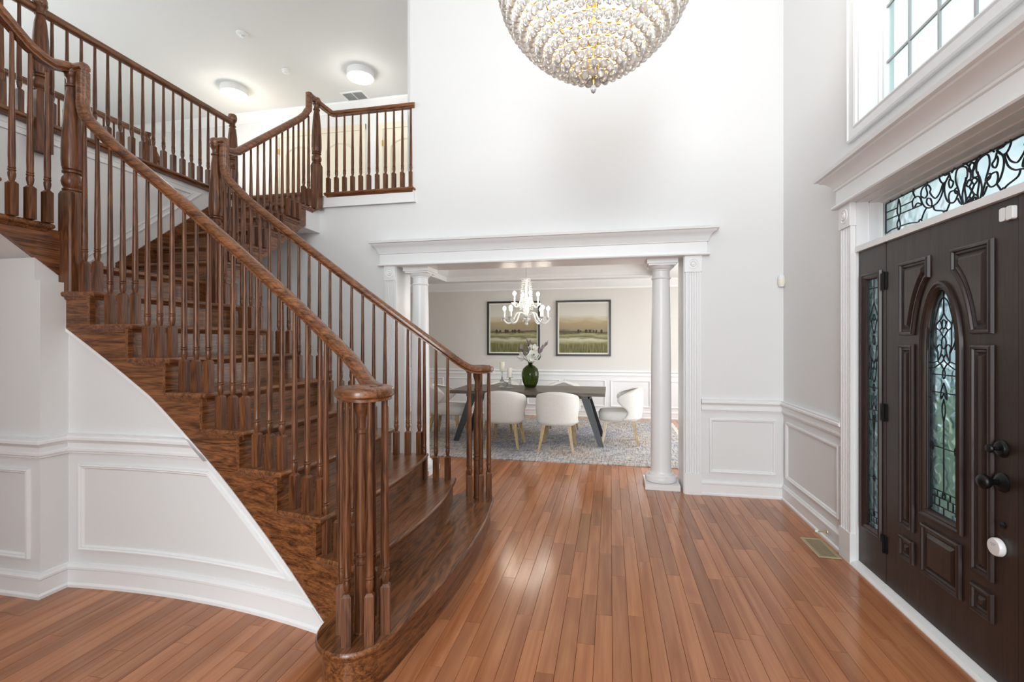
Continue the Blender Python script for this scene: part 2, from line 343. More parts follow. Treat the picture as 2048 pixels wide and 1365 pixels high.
# stair plan curves
def yN(x): return 2.262-(x+2.6)**2/10.4
def yF(x): return 2*AX-yN(x)
ZB = [(-3.26, 1.594), (-2.572, 1.119), (-2.073, .692), (-1.61, .27), (-1.39, .056), (-1.32, 0)]
def zb(x):
    for (a, b), (c, d) in zip(ZB, ZB[1:]):
        if a <= x <= c: return b+(d-b)*(x-a)/(c-a)
    return ZB[0][1] if x < ZB[0][0] else 0
def curved_wall(yf, s):
    mb = MB(); xs = [-3.165+(1.84)*i/24 for i in range(25)]
    for a, b in zip(xs, xs[1:]):
        za, zc = zb(a)+.02, zb(b)+.02; t = .10*s
        mb.hexa([(a, yf(a)+.012*s, 0), (b, yf(b)+.012*s, 0), (b, yf(b)+.012*s+t, 0), (a, yf(a)+.012*s+t, 0)], [(a, yf(a)+.012*s, za), (b, yf(b)+.012*s, zc), (b, yf(b)+.012*s+t, zc), (a, yf(a)+.012*s+t, za)])
    return mb
struct(curved_wall(yN, 1).build('wall_curved', 'wall_paint', ang=30)); struct(curved_wall(yF, -1).build('wall_curved_far', 'wall_paint', ang=30))
# ---------------------------------------------------------------- mouldings
BASE = [(0, 0), (.026, 0), (.026, .016), (.016, .026), (.015, .10), (.022, .106), (.022, .118), (.012, .128), (.010, .137), (0, .14)]
RAILP = [(0, .79), (.012, .79), (.014, .80), (.022, .806), (.022, .818), (.014, .824), (.014, .850), (.026, .866), (.040, .874), (.040, .888), (.032, .894), (.034, .905), (0, .907)]
PANEL = [(0, 0), (.004, .016), (.012, .018), (.018, .012), (.024, .012), (.030, .006), (.032, 0)]
def fm_x(y): return lambda u, v, h: (u, y-h, v)            # plane facing -y
def fm_r(x): return lambda u, v, h: (x-h, u, v)            # plane facing -x
def fm_l(x): return lambda u, v, h: (x+h, u, v)            # plane facing +x
def rect(a, b, c, d): return [(a, c), (b, c), (b, d), (a, d)]
tn = [1]
def trim(mb, m='trim_white', ang=35):
    tn[0] += 1; return struct(mb.build('trim_%d' % tn[0], m, ang=ang))
struct(MB().plan([(.845, YB), (XR, YB), (XR, 3.628)], BASE, -1).build('baseboard_back', 'trim_white'))
trim(MB().plan([(.845, YB), (XR, YB), (XR, 3.628)], RAILP, -1))
struct(MB().plan([(XR, 1.77), (XR, -6.0)], BASE, -1).build('baseboard_right', 'trim_white')); trim(MB().plan([(XR, 1.77), (XR, -6.0)], RAILP, -1))
trim(MB().frame(rect(.915, 1.50, .212, .728), PANEL, fm_x(YB))); trim(MB().frame(rect(3.695, 4.71, .212, .728), PANEL, fm_r(XR)))
trim(MB().frame(rect(.2, 1.62, .212, .728), PANEL, fm_r(XR)))
# near curved wall: baseboard, chair rail, sloped panel
xs = [-3.165+(1.79)*i/22 for i in range(23)]
cw = [(a, yN(a)+.012) for a in xs]
lead = [(-6.7, 2.10), (-3.165, 2.10)]
def under_string(mb):
    mb.v = [(a, b, max(0, min(c, zb(a)-.003)) if a > -3.1 else c) for a, b, c in mb.v]; return mb
struct(under_string(MB().plan(lead+[(c[0], c[1]) for c in cw], BASE, -1)).build('baseboard_curved', 'trim_white'))
def rail_end(z):                                          # x where the string's lower edge crosses z
    x = -3.2
    while x < -1.3 and zb(x) > z: x += .01
    return x
xm, xe = rail_end(.91), rail_end(.80)
trim(under_string(MB().plan(lead+[c for c in cw if c[0] < xm]+[(q, yN(q)+.012) for q in [xm+(xe-xm)*i/5 for i in range(6)]], RAILP, -1)))
fm_c = lambda u, v, h: (u, yN(u)+.012-h, v)
trim(MB().frame([(-3.09, .212), (-1.61, .212), (-2.19, .728), (-3.09, .728)], PANEL, fm_c, .08))
trim(MB().frame(rect(-4.6, -3.236, .212, .728), PANEL, fm_x(2.10)))
# thin white bead below the near string
mb = MB()
for a, b in zip(xs, xs[1:]): mb.hexa(*[[(q, yN(q)+o, zb(q)+dz) for q, o in ((a, -.004), (b, -.004), (b, .014), (a, .014))] for dz in (-.018, .001)])
trim(mb)
# gallery wall mouldings
GPAN = [(0, 0), (.003, .014), (.012, .016), (.02, .01), (.045, .008), (.05, .014), (.058, .012), (.06, 0)]
trim(MB().frame([(3.13, 2.10), (4.25, 3.02), (1.35, 3.02), (2.47, 2.10)], GPAN, fm_l(XL)))
# balcony fascia and its bed moulding
trim(MB().box(-3.17, YB-.03, 2.955, -2.06, YB+.02, 3.075).plan([(-3.19, YB-.03), (-2.06, YB-.03), (-2.06, YB)], [(0, 2.945), (.018, 2.945), (.018, 2.955), (.008, 2.972), (0, 2.985)], -1))
trim(MB().box(-2.155, YB-.015, 3.105, -2.10, YB+.1, 3.25).box(-2.150, YB-.012, 3.25, -2.105, YB+.09, 3.285))
# hall crown
CROWN = [(0, -.16), (.012, -.16), (.016, -.13), (.03, -.12), (.075, -.055), (.09, -.04), (.10, -.015), (.10, 0), (0, 0)]
def crown(z, prof=CROWN): return [(o, z+d) for o, d in prof]
trim(MB().plan([(-9.2, 7.64), (-2.3, 7.64), (-2.3, YB+.35)], crown(CEIL), -1))

# ---------------------------------------------------------------- dining room shell
YD = 9.3
struct(MB().box(-4.33, YD, 0, 2.8, YD+.15, 2.95).build('wall_dining_back', 'dining_paint', ang=None))
struct(MB().box(-4.28, YB+.35, 0, -4.13, YD, 2.95).build('wall_dining_left', 'dining_paint', ang=None))
struct(grid_wall(MB(), 'y', YB+.35, YD, 0, 2.95, 2.6, 2.75, [(5.9, 8.5, .5, 2.5)]).build('wall_dining_right', 'dining_paint', ang=None))
SOF = 2.635; TX0, TX1, TY0, TY1 = -3.19, .745, 5.75, 8.98
mb = MB()
for a in ((-4.13, YB+.35, 2.6, TY0), (-4.13, TY1, 2.6, YD), (-4.13, TY0, TX0, TY1), (TX1, TY0, 2.6, TY1)): mb.box(a[0], a[1], SOF, a[2], a[3], 2.95)
mb.box(TX0, TY0, 2.90, TX1, TY1, 2.95)
struct(mb.build('ceiling_dining', 'ceiling_paint', ang=None))
trim(MB().plan([(-4.13, YB+.35), (-4.13, YD), (2.6, YD), (2.6, YB+.35)], crown(SOF), -1))
trim(MB().plan([(TX0, TY0), (TX0, TY1), (TX1, TY1), (TX1, TY0)], crown(2.90, [(0, -.265), (.02, -.265), (.02, -.23), (.012, -.22), (.012, -.17), (.03, -.16), (.075, -.07), (.10, -.04), (.11, 0), (0, 0)]), -1, True))
struct(MB().plan([(-4.13, YB+.35), (-4.13, YD), (2.6, YD), (2.6, YB+.35)], BASE, -1).build('baseboard_dining', 'trim_white'))
trim(MB().plan([(-4.13, YB+.35), (-4.13, YD), (2.6, YD), (2.6, YB+.35)], RAILP, -1))
struct(MB().box(-4.129, YD-.004, .13, 2.6, YD, .80).box(-4.13, YB+.36, .13, -4.126, YD, .80).build('wall_dining_wainscot', 'wainscot', ang=None))
for a, b in ((-3.98, -3.36), (-3.266, -2.533), (-2.44, -1.71), (-1.62, -.97), (-.88, -.094), (0, .737), (.83, 1.6)): trim(MB().frame(rect(a, b, .205, .718), PANEL, fm_x(YD-.004)))
for a, b in ((5.4, 6.5), (6.6, 7.9), (8.0, 9.1)): trim(MB().frame(rect(a, b, .205, .718), PANEL, fm_l(-4.126)))

# ---------------------------------------------------------------- dining opening: entablature, pilasters
ENT = [(0, 2.268), (.068, 2.268), (.072, 2.276), (.066, 2.286), (.045, 2.290), (.045, 2.392), (.056, 2.398), (.058, 2.412), (.064, 2.420), (.070, 2.440), (.090, 2.470), (.118, 2.490), (.122, 2.498), (.140, 2.502), (.145, 2.525), (0, 2.527)]
def entablature(path, side, zoff=0): return MB().plan(path, [(o, z+zoff) for o, z in ENT], side)
struct(entablature([(-2.40, YB+.02), (-2.40, YB), (.845, YB), (.845, YB+.02)], -1).build('trim_opening_entablature', 'trim_white'))
struct(MB().box(OX0, YB, OZ-.004, OX1, YB+.35, OZ+.004).build('trim_opening_soffit', 'trim_white', ang=None))
def flutes(mb, a0, a1, z0, z1, put, n=5):
    # fluted board: raised ribs between grooves ; put(a, h) -> (x, y)
    w_ = a1-a0; m_ = w_*.1; gw = (w_-2*m_)/n
    pr = [(a0, .0), (a0, .030)]
    for i in range(n):
        s_ = a0+m_+gw*i
        pr += [(s_+gw*.12, .030), (s_+gw*.3, .021), (s_+gw*.7, .021), (s_+gw*.88, .030)]
    pr += [(a1, .030), (a1, .0)]
    mb.loops([[(*put(a, h), z) for a, h in pr] for z in (z0, z1)])
def pilaster(name, a0, a1, put, top, jw):
    e = struct(empty(name))
    mb = MB(); flutes(mb, a0+.004, a1-.004, .20, top-.15, put); mb.build('fluted_board', 'trim_white', e, 20)
    def bx(b0, b1, z0, z1, h): return MB().loops([[(*put(a, q), z) for a, q in ((b0, 0), (b1, 0), (b1, h), (b0, h))] for z in (z0, z1)])
    bx(a0-.003, a1+.003, 0, .20, .036).build('plinth_block', 'trim_white', e, None)
    ro = bx(a0-.003, a1+.003, top-.155, top, .038).build('corner_block', 'trim_white', e, None)
    c = (a0+a1)/2; zc = top-.077; prof = [(.050, .038), (.050, .043), (.042, .044), (.038, .039), (.030, .039), (.024, .048), (.014, .042), (.010, .049), (.0005, .050)]
    R = MB(); R.loops([[(*put(c+r*math.cos(2*PI*i/20), h), zc+r*math.sin(2*PI*i/20)) for i in range(20)] for r, h in prof]); R.build('rosette', 'trim_white', ro)
    return e
pilaster('trim_opening_pilaster_a', -2.398, -2.276, lambda a, h: (a, YB-h), 2.268, 0); pilaster('trim_opening_pilaster_b', .694, .842, lambda a, h: (a, YB-h), 2.268, 0)
struct(MB().box(OX0-.002, YB-.01, 0, OX0+.006, YB+.36, OZ).box(OX1-.006, YB-.01, 0, OX1+.002, YB+.36, OZ).build('trim_opening_jamb', 'trim_white', ang=None))

# ================================================================ staircase
stair = empty('staircase', (-2.2, 2.8, 0)); stair.location = (0, 0, 0)
tag(stair, 'brown oak staircase with curved lower flight splitting into two upper flights', 'staircase')
def slab(outline, z, th=.03, e=.010):
    """tread: rounded slab with a cove moulding below its edge. outline: ccw list (x,y)."""
    n = len(outline); P = [Vector(p) for p in outline]
    ar = sum(P[i].x*P[(i+1) % n].y-P[(i+1) % n].x*P[i].y for i in range(n)); sg = 1 if ar > 0 else -1
    N = []
    for i in range(n):
        d0 = (P[i]-P[i-1]).normalized(); d1 = (P[(i+1) % n]-P[i]).normalized(); b = Vector((-d0.y, d0.x))*sg+Vector((-d1.y, d1.x))*sg
        N.append(b/max(.6, b.dot(Vector((-d0.y, d0.x))*sg)))
    def lp(o, zz): return [(P[i].x+N[i].x*o, P[i].y+N[i].y*o, zz) for i in range(n)]
    return MB().loops([lp(.030, z-th-.020), lp(.024, z-th-.018), lp(.018, z-th-.004), lp(.016, z-th), lp(e*.8, z-th), lp(.002, z-th*.75), lp(0, z-th*.5), lp(.002, z-th*.22), lp(e*.8, z), lp(.02, z)])
def ex(k): return -1.18 if k == 2 else -1.39-.2593*(k-3)
BUL = {2: .085, 3: .07, 4: .05, 5: .035, 6: .02, 7: .012}
def front(k, n=14):           # nosing curve from near to far
    x0 = ex(k); b = BUL.get(k, 0); a = yN(x0)-.03; c = yF(x0)+.03
    return [(x0+b*4*(i/n)*(1-i/n), a+(c-a)*i/n) for i in range(n+1)]
for k in range(2, 10):
    f = front(k); xb = ex(k+1)-.04; m_ = 4
    far = [(ex(k)+(xb-ex(k))*i/m_, yF(ex(k)+(xb-ex(k))*i/m_)+.03) for i in range(1, m_+1)]
    near = [(q[0], 2*AX-q[1]) for q in reversed(far)]
    slab(f+far+near, k*RISE).build('tread', 'oak_y', stair, 40)
# landing and first step
f = front(10); f = [(ex(10), 2.18), (ex(10), 3.42)]
slab(f+[(XL, 3.42), (XL, 2.18)], 10*RISE).build('landing', 'oak_y', stair, 40)
S1 = [(-1.275, 2.12), (-1.268, 2.03), (-1.265, 1.95), (-1.255, 1.868), (-1.219, 1.795), (-1.157, 1.742), (-1.072, 1.724), (-.999, 1.75), (-.948, 1.81), (-.915, 1.896), (-.893, 2.06), (-.869, 2.257), (-.852, 2.456), (-.844, 2.65), (-.842, 2.8)]
S1c = [tuple(p) for p in crom(S1, 4)]
S1f = S1c+[(x_, 2*AX-y_) for x_, y_ in reversed(S1c[:-1])]
slab(S1f, RISE).build('tread', 'oak_y', stair, 40)
def inset(poly, d):
    P = [Vector(p) for p in poly]; n = len(P); out = []
    for i in range(n):
        a = P[max(i-1, 0)]; b = P[min(i+1, n-1)]; t_ = (b-a).normalized(); out.append((P[i].x-t_.y*d, P[i].y+t_.x*d))
    return out
def riser(path, z0, z1):
    back = inset(path, .02); mb = MB()
    for i in range(len(path)-1): mb.hexa([(*path[i], z0), (*path[i+1], z0), (*back[i+1], z0), (*back[i], z0)], [(*path[i], z1), (*path[i+1], z1), (*back[i+1], z1), (*back[i], z1)])
    return mb.build('riser', 'oak_y', stair, 30)
riser(inset(S1f, .028), 0, RISE-.028)
for k in range(2, 11):
    f = inset(front(k), .028); riser(f, (k-1)*RISE-.002, k*RISE-.028)
# cut strings of the main flight
def main_string(yf, s):
    mb = MB(); cuts = []
    for k in range(1, 10):
        hi = ex(k)-.028 if k > 1 else -1.205; lo = ex(k+1)-.028
        if k == 1: hi = -1.20
        top = k*RISE-.028; n = 4
        for i in range(n):
            b_, a_ = hi+(lo-hi)*i/n, hi+(lo-hi)*(i+1)/n
            if a_ >= b_: continue
            mb.hexa(*[[(a_, yf(a_), z[0]), (b_, yf(b_), z[1]), (b_, yf(b_)+.03*s, z[1]), (a_, yf(a_)+.03*s, z[0])] for z in ((zb(a_), zb(b_)), (top, top))])
    return mb.build('string', 'oak_x', stair, 25)
main_string(yN, 1); main_string(yF, -1)
# upper flights (far one climbs away from the camera, near one towards it)
def yU(k): return 3.42+.25*(k-11)
def mir(y, s): return y if s > 0 else 2*AX-y
for s in (1, -1):
    for k in range(11, 16):
        a, b = yU(k), yU(k+1)+.02
        pts = [(XL, mir(a, s)), (-3.17, mir(a, s)), (-3.17, mir(b, s)), (XL, mir(b, s))]
        slab(pts, k*RISE).build('tread', 'oak_x', stair, 40)
    for k in range(11, 17):
        y0 = mir(yU(k)+.028, s); y1 = mir(yU(k)+.048, s)
        MB().box(XL, y0, (k-1)*RISE-.002, -3.212, y1, k*RISE-.028 if k < 16 else 3.078).build('riser', 'oak_x', stair, None)
    slab([(XL, mir(yU(16), s)), (-3.17, mir(yU(16), s)), (-3.17, mir(yU(16)+.14, s)), (XL, mir(yU(16)+.14, s))], 3.105).build('landing_nosing', 'oak_x', stair, 40)
    mb = MB()
    zbo = lambda y: 1.94+.735*(y-3.512)
    for k in range(11, 16):
        a, b = yU(k)+.028, yU(k+1)+.028
        mb.hexa(*[[(-3.2, mir(a, s), z[0]), (-3.2, mir(b, s), z[1]), (-3.23, mir(b, s), z[1]), (-3.23, mir(a, s), z[0])] for z in ((zbo(a), zbo(b)), (k*RISE-.028,)*2)])
    a = 3.36; b = yU(11)+.028
    mb.hexa(*[[(-3.2, mir(a, s), z[0]), (-3.2, mir(b, s), z[1]), (-3.23, mir(b, s), z[1]), (-3.23, mir(a, s), z[0])] for z in ((zbo(a), zbo(b)), (11*RISE-.028,)*2)])
    a = yU(16)+.028; b = YB+.01 if s > 0 else 4.71
    mb.hexa(*[[(-3.2, mir(a, s), z[0]), (-3.2, mir(b, s), z[1]), (-3.23, mir(b, s), z[1]), (-3.23, mir(a, s), z[0])] for z in ((zbo(a), min(zbo(b), 2.93)), (3.078,)*2)])
    mb.build('string', 'oak_y', stair, None)
    # wall string and plastered soffit
    MB().hexa(*[[(XL, mir(3.34, s), z[0]), (XL, mir(4.55, s), z[1]), (XL+.014, mir(4.55, s), z[1]), (XL+.014, mir(3.34, s), z[0])] for z in ((1.80, 2.85), (2.135, 3.08))]).build('wall_string', 'oak_y', stair, None)
    y9 = 4.6
    MB().hexa(*[[(XL, mir(3.36, s), z[0]), (XL, mir(y9, s), z[1]), (-3.215, mir(y9, s), z[1]), (-3.215, mir(3.36, s), z[0])] for z in ((zbo(3.36)+.02, zbo(y9)+.02), (zbo(3.36)+.04, zbo(y9)+.04))]).build('soffit', 'wall_paint', stair, None)
MB().box(XL, 2.26, 1.83, -3.24, 3.36, 1.86).build('soffit', 'wall_paint', stair, None)

# ---- balusters: square foot block, ring and vase, tapering round shaft. cached by length
bal_cache = {}
def bal_mesh(h, blk=.185):
    key = (round(h, 2), blk)
    if key in bal_cache: return bal_cache[key]
    h = key[0]; q = .0195; mb = MB()
    sq = lambda r, z: [(-r, -r, z), (r, -r, z), (r, r, z), (-r, r, z)]
    mb.loops([sq(q, 0), sq(q, blk-.012), sq(.0105, blk)])
    b = blk-.004
    mb.lathe([(.010, b), (.012, b+.008), (.0165, b+.030), (.0175, b+.045), (.0145, b+.058), (.0175, b+.062), (.0175, b+.067), (.014, b+.071), (.0165, b+.075), (.0165, b+.080), (.0150, b+.085), (.0160, b+.14), (.0150, b+.25), (.0120, (b+h)*.5+.12), (.0095, h)], 16)
    o = mb.build('baluster', 'oak_z', None, 28); me = o.data; bpy.data.objects.remove(o); bal_cache[key] = me; return me
def baluster(x_, y_, z0, ztop, par, blk=.185, rz=0):
    me = bal_mesh(ztop-z0, blk); o = link('baluster', me, par, (x_, y_, z0)); o.rotation_euler = (0, 0, rz); return o
RAILPROF = [(-.020, 0), (-.020, .010), (-.031, .020), (-.0325, .036), (-.027, .050), (-.014, .059), (.014, .059), (.027, .050), (.0325, .036), (.031, .020), (.020, .010), (.020, 0)]
RH = .059
def zrail(x_): return 1.345+.757*(-1.257-x_)          # underside of main rails
def newel_turned(x_, y_, z0, zblk, ztop, par, half=.048, rz=0, name='newel_post'):
    mb = MB(); s_ = half; c_ = .008
    def sq(r, z, c): return [(x_+a, y_+b, z) for a, b in ((-r+c, -r), (r-c, -r), (r, -r+c), (r, r-c), (r-c, r), (-r+c, r), (-r, r-c), (-r, -r+c))]
    mb.loops([sq(s_, z0, c_), sq(s_, zblk-.02, c_), sq(s_*.86, zblk, c_)])
    H = ztop-zblk
    pr = [(.040, 0), (.048, .006), (.048, .014), (.040, .022), (.049, .040), (.053, .060), (.049, .082), (.039, .098), (.038, .106), (.048, .112), (.048, .122), (.041, .128), (.047, .134), (.047, .142), (.050, .150), (.053, .19), (.052, .27), (.046, .27+(H-.27)*.35), (.036, .27+(H-.27)*.65), (.029, H-.10), (.028, H-.085), (.036, H-.080), (.036, H-.070), (.028, H-.063), (.028, H-.040), (.036, H-.022), (.043, H-.010), (.043, H)]
    mb.lathe([(r, zblk+z) for r, z in pr], 20, (x_, y_, 0)); return mb.build(name, 'oak_z', par, 30)
# main flight balusters
zt = lambda x_: zrail(x_)+.004
for s in (1, -1):
    yy = (lambda x_: yN(x_)+.030) if s > 0 else (lambda x_: yF(x_)-.030)
    for k in range(2, 10):
        for j in range(3):
            x_ = ex(k)-.048-j*.0865
            if k == 9 and j == 2 : x_ += .004
            if x_ < -3.12: continue
            if k == 2 and s < 0 and j == 9: continue
            baluster(x_, yy(x_), k*RISE-.001, zt(x_) if x_ > -2.93 else zrail(x_)+.004+(.10*(max(0, -2.93-x_)/.17)**2), stair)
# main rails with gooseneck and volute
VC = Vector((-1.055, 1.885)); ZV = 1.200
def main_rail(s):
    pts = []; lat = []
    # gooseneck top (vertical part at x=-3.105)
    ytop = yN(-3.1)+.030
    for z in (3.062, 3.0, 2.94, 2.90): pts.append((-3.118, ytop, z)); lat.append((0, 1, 0))
    c = [(-3.118, 2.86), (-3.100, 2.795), (-3.055, 2.735), (-2.99, 2.675), (-2.93, 2.62), (-2.86, zrail(-2.86))]
    for x_, z in c: pts.append((x_, yN(x_)+.030, z)); lat.append((0, 1, 0))
    x_ = -2.75
    while x_ < -1.30:
        sl = -(x_+2.6)/5.2; pts.append((x_, yN(x_)+.030, zrail(x_))); lat.append((-sl, 1, 0)); x_ += .09
    p0 = Vector((-1.28, yN(-1.28)+.030)); a0 = math.radians(72); q0 = VC+.112*Vector((math.cos(a0), math.sin(a0)))
    d0 = Vector((1, -.26)); d1 = Vector((math.sin(a0), -math.cos(a0)))
    L = (q0-p0).length
    for i in range(7):
        t_ = i/7; h00 = 2*t_**3-3*t_**2+1; h10 = t_**3-2*t_**2+t_; h01 = -2*t_**3+3*t_**2; h11 = t_**3-t_**2
        p = p0*h00+d0*(L*h10)+q0*h01+d1*(L*h11); zz = zrail(-1.28)*h00+h10*(-.757*L)+ZV*h01
        pts.append((p.x, p.y, zz)); g_ = d0.lerp(d1, t_); lat.append((-g_.y, g_.x, 0))
    n = 34
    for i in range(n+1):
        t_ = i/n; a = a0-t_*math.radians(400); r = .112-.068*t_**1.2
        pts.append((VC.x+r*math.cos(a), VC.y+r*math.sin(a), ZV)); lat.append((math.cos(a), math.sin(a), 0))
    if s < 0:
        pts = [(a, 2*AX-b, c_) for a, b, c_ in pts]; lat = [(a, -b, 0) for a, b, _ in lat]
    mb = MB(); L_ = []
    P = [Vector(p) for p in pts]
    for i in range(len(P)):
        t_ = (P[min(i+1, len(P)-1)]-P[max(i-1, 0)]).normalized(); la = Vector(lat[i]); la = (la-t_*la.dot(t_)).normalized(); up = t_.cross(la)
        if i > 4 and up.z < 0: up = -up
        if i <= 4 and up.x < 0: up = -up
        L_.append([tuple(P[i]+la*u+up*v) for u, v in RAILPROF])
    mb.loops(L_); cy = VC.y if s > 0 else 2*AX-VC.y
    mb.lathe([(.030, ZV), (.040, ZV+.012), (.046, ZV+.03), (.042, ZV+.05), (.030, ZV+.058), (.001, ZV+.060)], 18, (VC.x, cy, 0))
    mb.build('handrail', 'oak_x', stair, 40)
    # cap block joining gooseneck and newel
    ny = yN(-3.1)+.030 if s > 0 else yF(-3.1)-.030
    cb2 = MB(); R_ = lambda r, z, e: [(-3.17+a*r, ny+b*r, z) for a, b in [(math.cos(2*PI*i/16), math.sin(2*PI*i/16)) for i in range(16)]]
    cb2.loops([R_(.036, 3.050, 0), R_(.046, 3.066, 0), R_(.048, 3.085, 0), R_(.042, 3.108, 0), R_(.030, 3.116, 0)])
    cb2.loops([[(a, ny+u, 3.058+v) for u, v in RAILPROF] for a in (-3.165, -3.075)])
    cb2.build('rail_cap', 'oak_x', stair, 40)
    # volute newel and its cage of balusters
    pr = [(.033, 0), (.033, .008), (.029, .012), (.029, .30), (.034, .305), (.034, .315), (.029, .322), (.029, .332), (.033, .338), (.033, .346), (.0275, .352), (.030, .40), (.029, .55), (.022, .86), (.027, .865), (.027, .878), (.021, .886), (.021, .93), (.027, .955), (.034, .975), (.034, ZV-RISE+.004)]
    MB().lathe([(r, z+RISE-.001) for r, z in pr], 20, (VC.x, cy, 0)).build('newel_post', 'oak_z', stair, 30)
    for a_, r in ((98, .14), (58, .108), (10, .105), (-42, .100), (-98, .095), (-165, .085)):
        q = VC+r*Vector((math.cos(math.radians(a_)), math.sin(math.radians(a_)))); baluster(q.x, q.y if s > 0 else 2*AX-q.y, RISE-.001, ZV+.006 if a_ < 90 else ZV+.02, stair, .215, math.radians(20))
    newel_turned(-3.17, ny, 9*RISE-.001, 2.348, 3.058, stair)
main_rail(1); main_rail(-1)
# upper flight rails and balusters
def upper(s):
    yc = -3.165; ny = yF(-3.1)-.030
    zr = lambda y: 3.03+.80*(y-3.52)
    pts = [(-3.165, ny+.02, 3.060), (-3.165, ny+.06, 3.058), (-3.165, 3.47, 3.062), (-3.165, 3.53, 3.085)]
    pts = [(-3.165, ny+.02, 3.058), (-3.165, 3.44, 3.030), (-3.165, 3.50, 3.040), (-3.165, 3.57, zr(3.57))]
    for y in (3.7, 3.85, 4.0, 4.15, 4.3, 4.42): pts.append((-3.165, y, zr(y)))
    pts += [(-3.165, 4.50, zr(4.50)+.012), (-3.165, 4.55, zr(4.55)+.045), (-3.165, 4.578, 3.93), (-3.165, 4.585, 3.99), (-3.165, 4.585, 4.06), (-3.165, 4.585, 4.118)]
    if s < 0: pts = [(a, 2*AX-b, c) for a, b, c in pts]
    L_ = []; P = [Vector(p) for p in pts]
    for i in range(len(P)):
        t_ = (P[min(i+1, len(P)-1)]-P[max(i-1, 0)]).normalized(); la = Vector((1, 0, 0)); up = t_.cross(la)
        if up.z < -1e-4: up = -up
        if abs(up.z) < .1 and up.y*s > 0: up = -up
        L_.append([tuple(P[i]+la*u+up*v) for u, v in RAILPROF])
    MB().loops(L_).build('handrail', 'oak_y', stair, 40)
    for k in range(11, 16):
        for j in range(3):
            y = yU(k)+.045+j*.083
            if y > 4.60: continue
            ztop = (zr(y) if y < 4.5 else zr(y)+.015)+.004
            baluster(-3.165, mir(y, s), k*RISE-.001, ztop, stair)
    newel_turned(-3.165, mir(4.69, s), 15*RISE-.001, 3.40, 4.075, stair)
    MB().loops([[(-3.165+u, mir(y, s), 4.068+v) for u, v in RAILPROF] for y in (4.56, 4.735)]).lathe([(.036, 4.062), (.046, 4.080), (.047, 4.10), (.040, 4.124), (.028, 4.130)], 16, (-3.165, mir(4.69, s), 0)).build('rail_cap', 'oak_y', stair, 40)
upper(1); upper(-1)

# ---- gallery balustrade (left, level) and balcony balustrade (right, level)
gal = tag(empty('gallery_balustrade'), 'long level oak balustrade of the upper left gallery above white panelling', 'balustrade')
slab([(XL-.07, .93), (XL+.065, .93), (XL+.065, 4.66), (XL-.07, 4.66)], 3.105).build('cap_nosing', 'oak_y', gal, 40)
MB().sweep([(XL, .95, 3.965), (XL, 2.7, 3.965), (XL, 4.62, 3.965)], RAILPROF, [(-1, 0, 0)]*3).build('handrail', 'oak_y', gal, 40)
for i in range(35):
    y = 1.0+i*.1035
    if abs(y-2.768) < .06 or y > 4.56: continue
    baluster(XL, y, 3.104, 3.969, gal)
mbn = newel_turned(XL+.03, 2.768, 2.864, 3.31, 3.97, gal, .055)
MB().lathe([(.036, 3.955), (.047, 3.975), (.048, 4.0), (.040, 4.026), (.028, 4.032)], 16, (XL+.02, 2.768, 0)).build('rail_cap', 'oak_y', gal, 40)
newel_turned(XL, 4.646, 3.104, 3.40, 3.97, gal, .045)
MB().lathe([(.036, 3.955), (.046, 3.972), (.047, 4.0), (.040, 4.024), (.028, 4.03)], 16, (XL, 4.646, 0)).build('rail_cap', 'oak_y', gal, 40)
bal = tag(empty('balcony_balustrade'), 'short level oak balustrade on the balcony beside the tall white wall', 'balustrade')
slab([(-3.115, YB-.06), (-2.05, YB-.06), (-2.05, YB+.07), (-3.115, YB+.07)], 3.105).build('cap_nosing', 'oak_x', bal, 40)
MB().sweep([(-3.165, 4.70, 4.06), (-3.13, 4.74, 4.03), (-3.06, YB-.005, 3.975)], RAILPROF, [(.75, -.65, 0), (.7, -.7, 0), (.4, -.9, 0)]).build('handrail', 'oak_x', stair, 40)
MB().sweep([(-3.06, YB-.005, 3.975), (-3.02, YB, 3.965), (-2.9, YB, 3.965), (-2.06, YB, 3.965)], RAILPROF, [(.4, -.9, 0), (0, -1, 0), (0, -1, 0), (0, -1, 0)]).build('handrail', 'oak_x', bal, 40)
for i in range(11):
    x_ = -3.09+i*.0985; baluster(x_, YB, 3.104, 3.969 if i > 0 else 4.0, bal)
# second balustrade across the gallery, further left
gb = tag(empty('far_gallery_balustrade'), 'distant dark oak balustrade seen behind the left gallery balusters', 'balustrade')
slab([(-5.53, 1.0), (-5.40, 1.0), (-5.40, 4.75), (-5.53, 4.75)], 3.105).build('cap_nosing', 'oak_y', gb, 40)
MB().sweep([(-5.465, 1.0, 3.965), (-5.465, 2.5, 3.965), (-5.465, 4.70, 3.965)], RAILPROF, [(-1, 0, 0)]*3).build('handrail', 'oak_y', gb, 40)
MB().sweep([(-5.465, 4.70, 3.96), (-5.46, 4.78, 3.86), (-5.45, 5.05, 3.45)], RAILPROF, [(-1, 0, 0)]*3).build('handrail', 'oak_y', gb, 40)
for i in range(34):
    y = 1.06+i*.109
    if abs(y-3.60) < .07: continue
    baluster(-5.465, y, 3.104, 3.969, gb)
newel_turned(-5.465, 3.60, 3.104, 3.40, 3.97, gb, .045); newel_turned(-5.465, 4.73, 3.104, 3.40, 3.97, gb, .045)
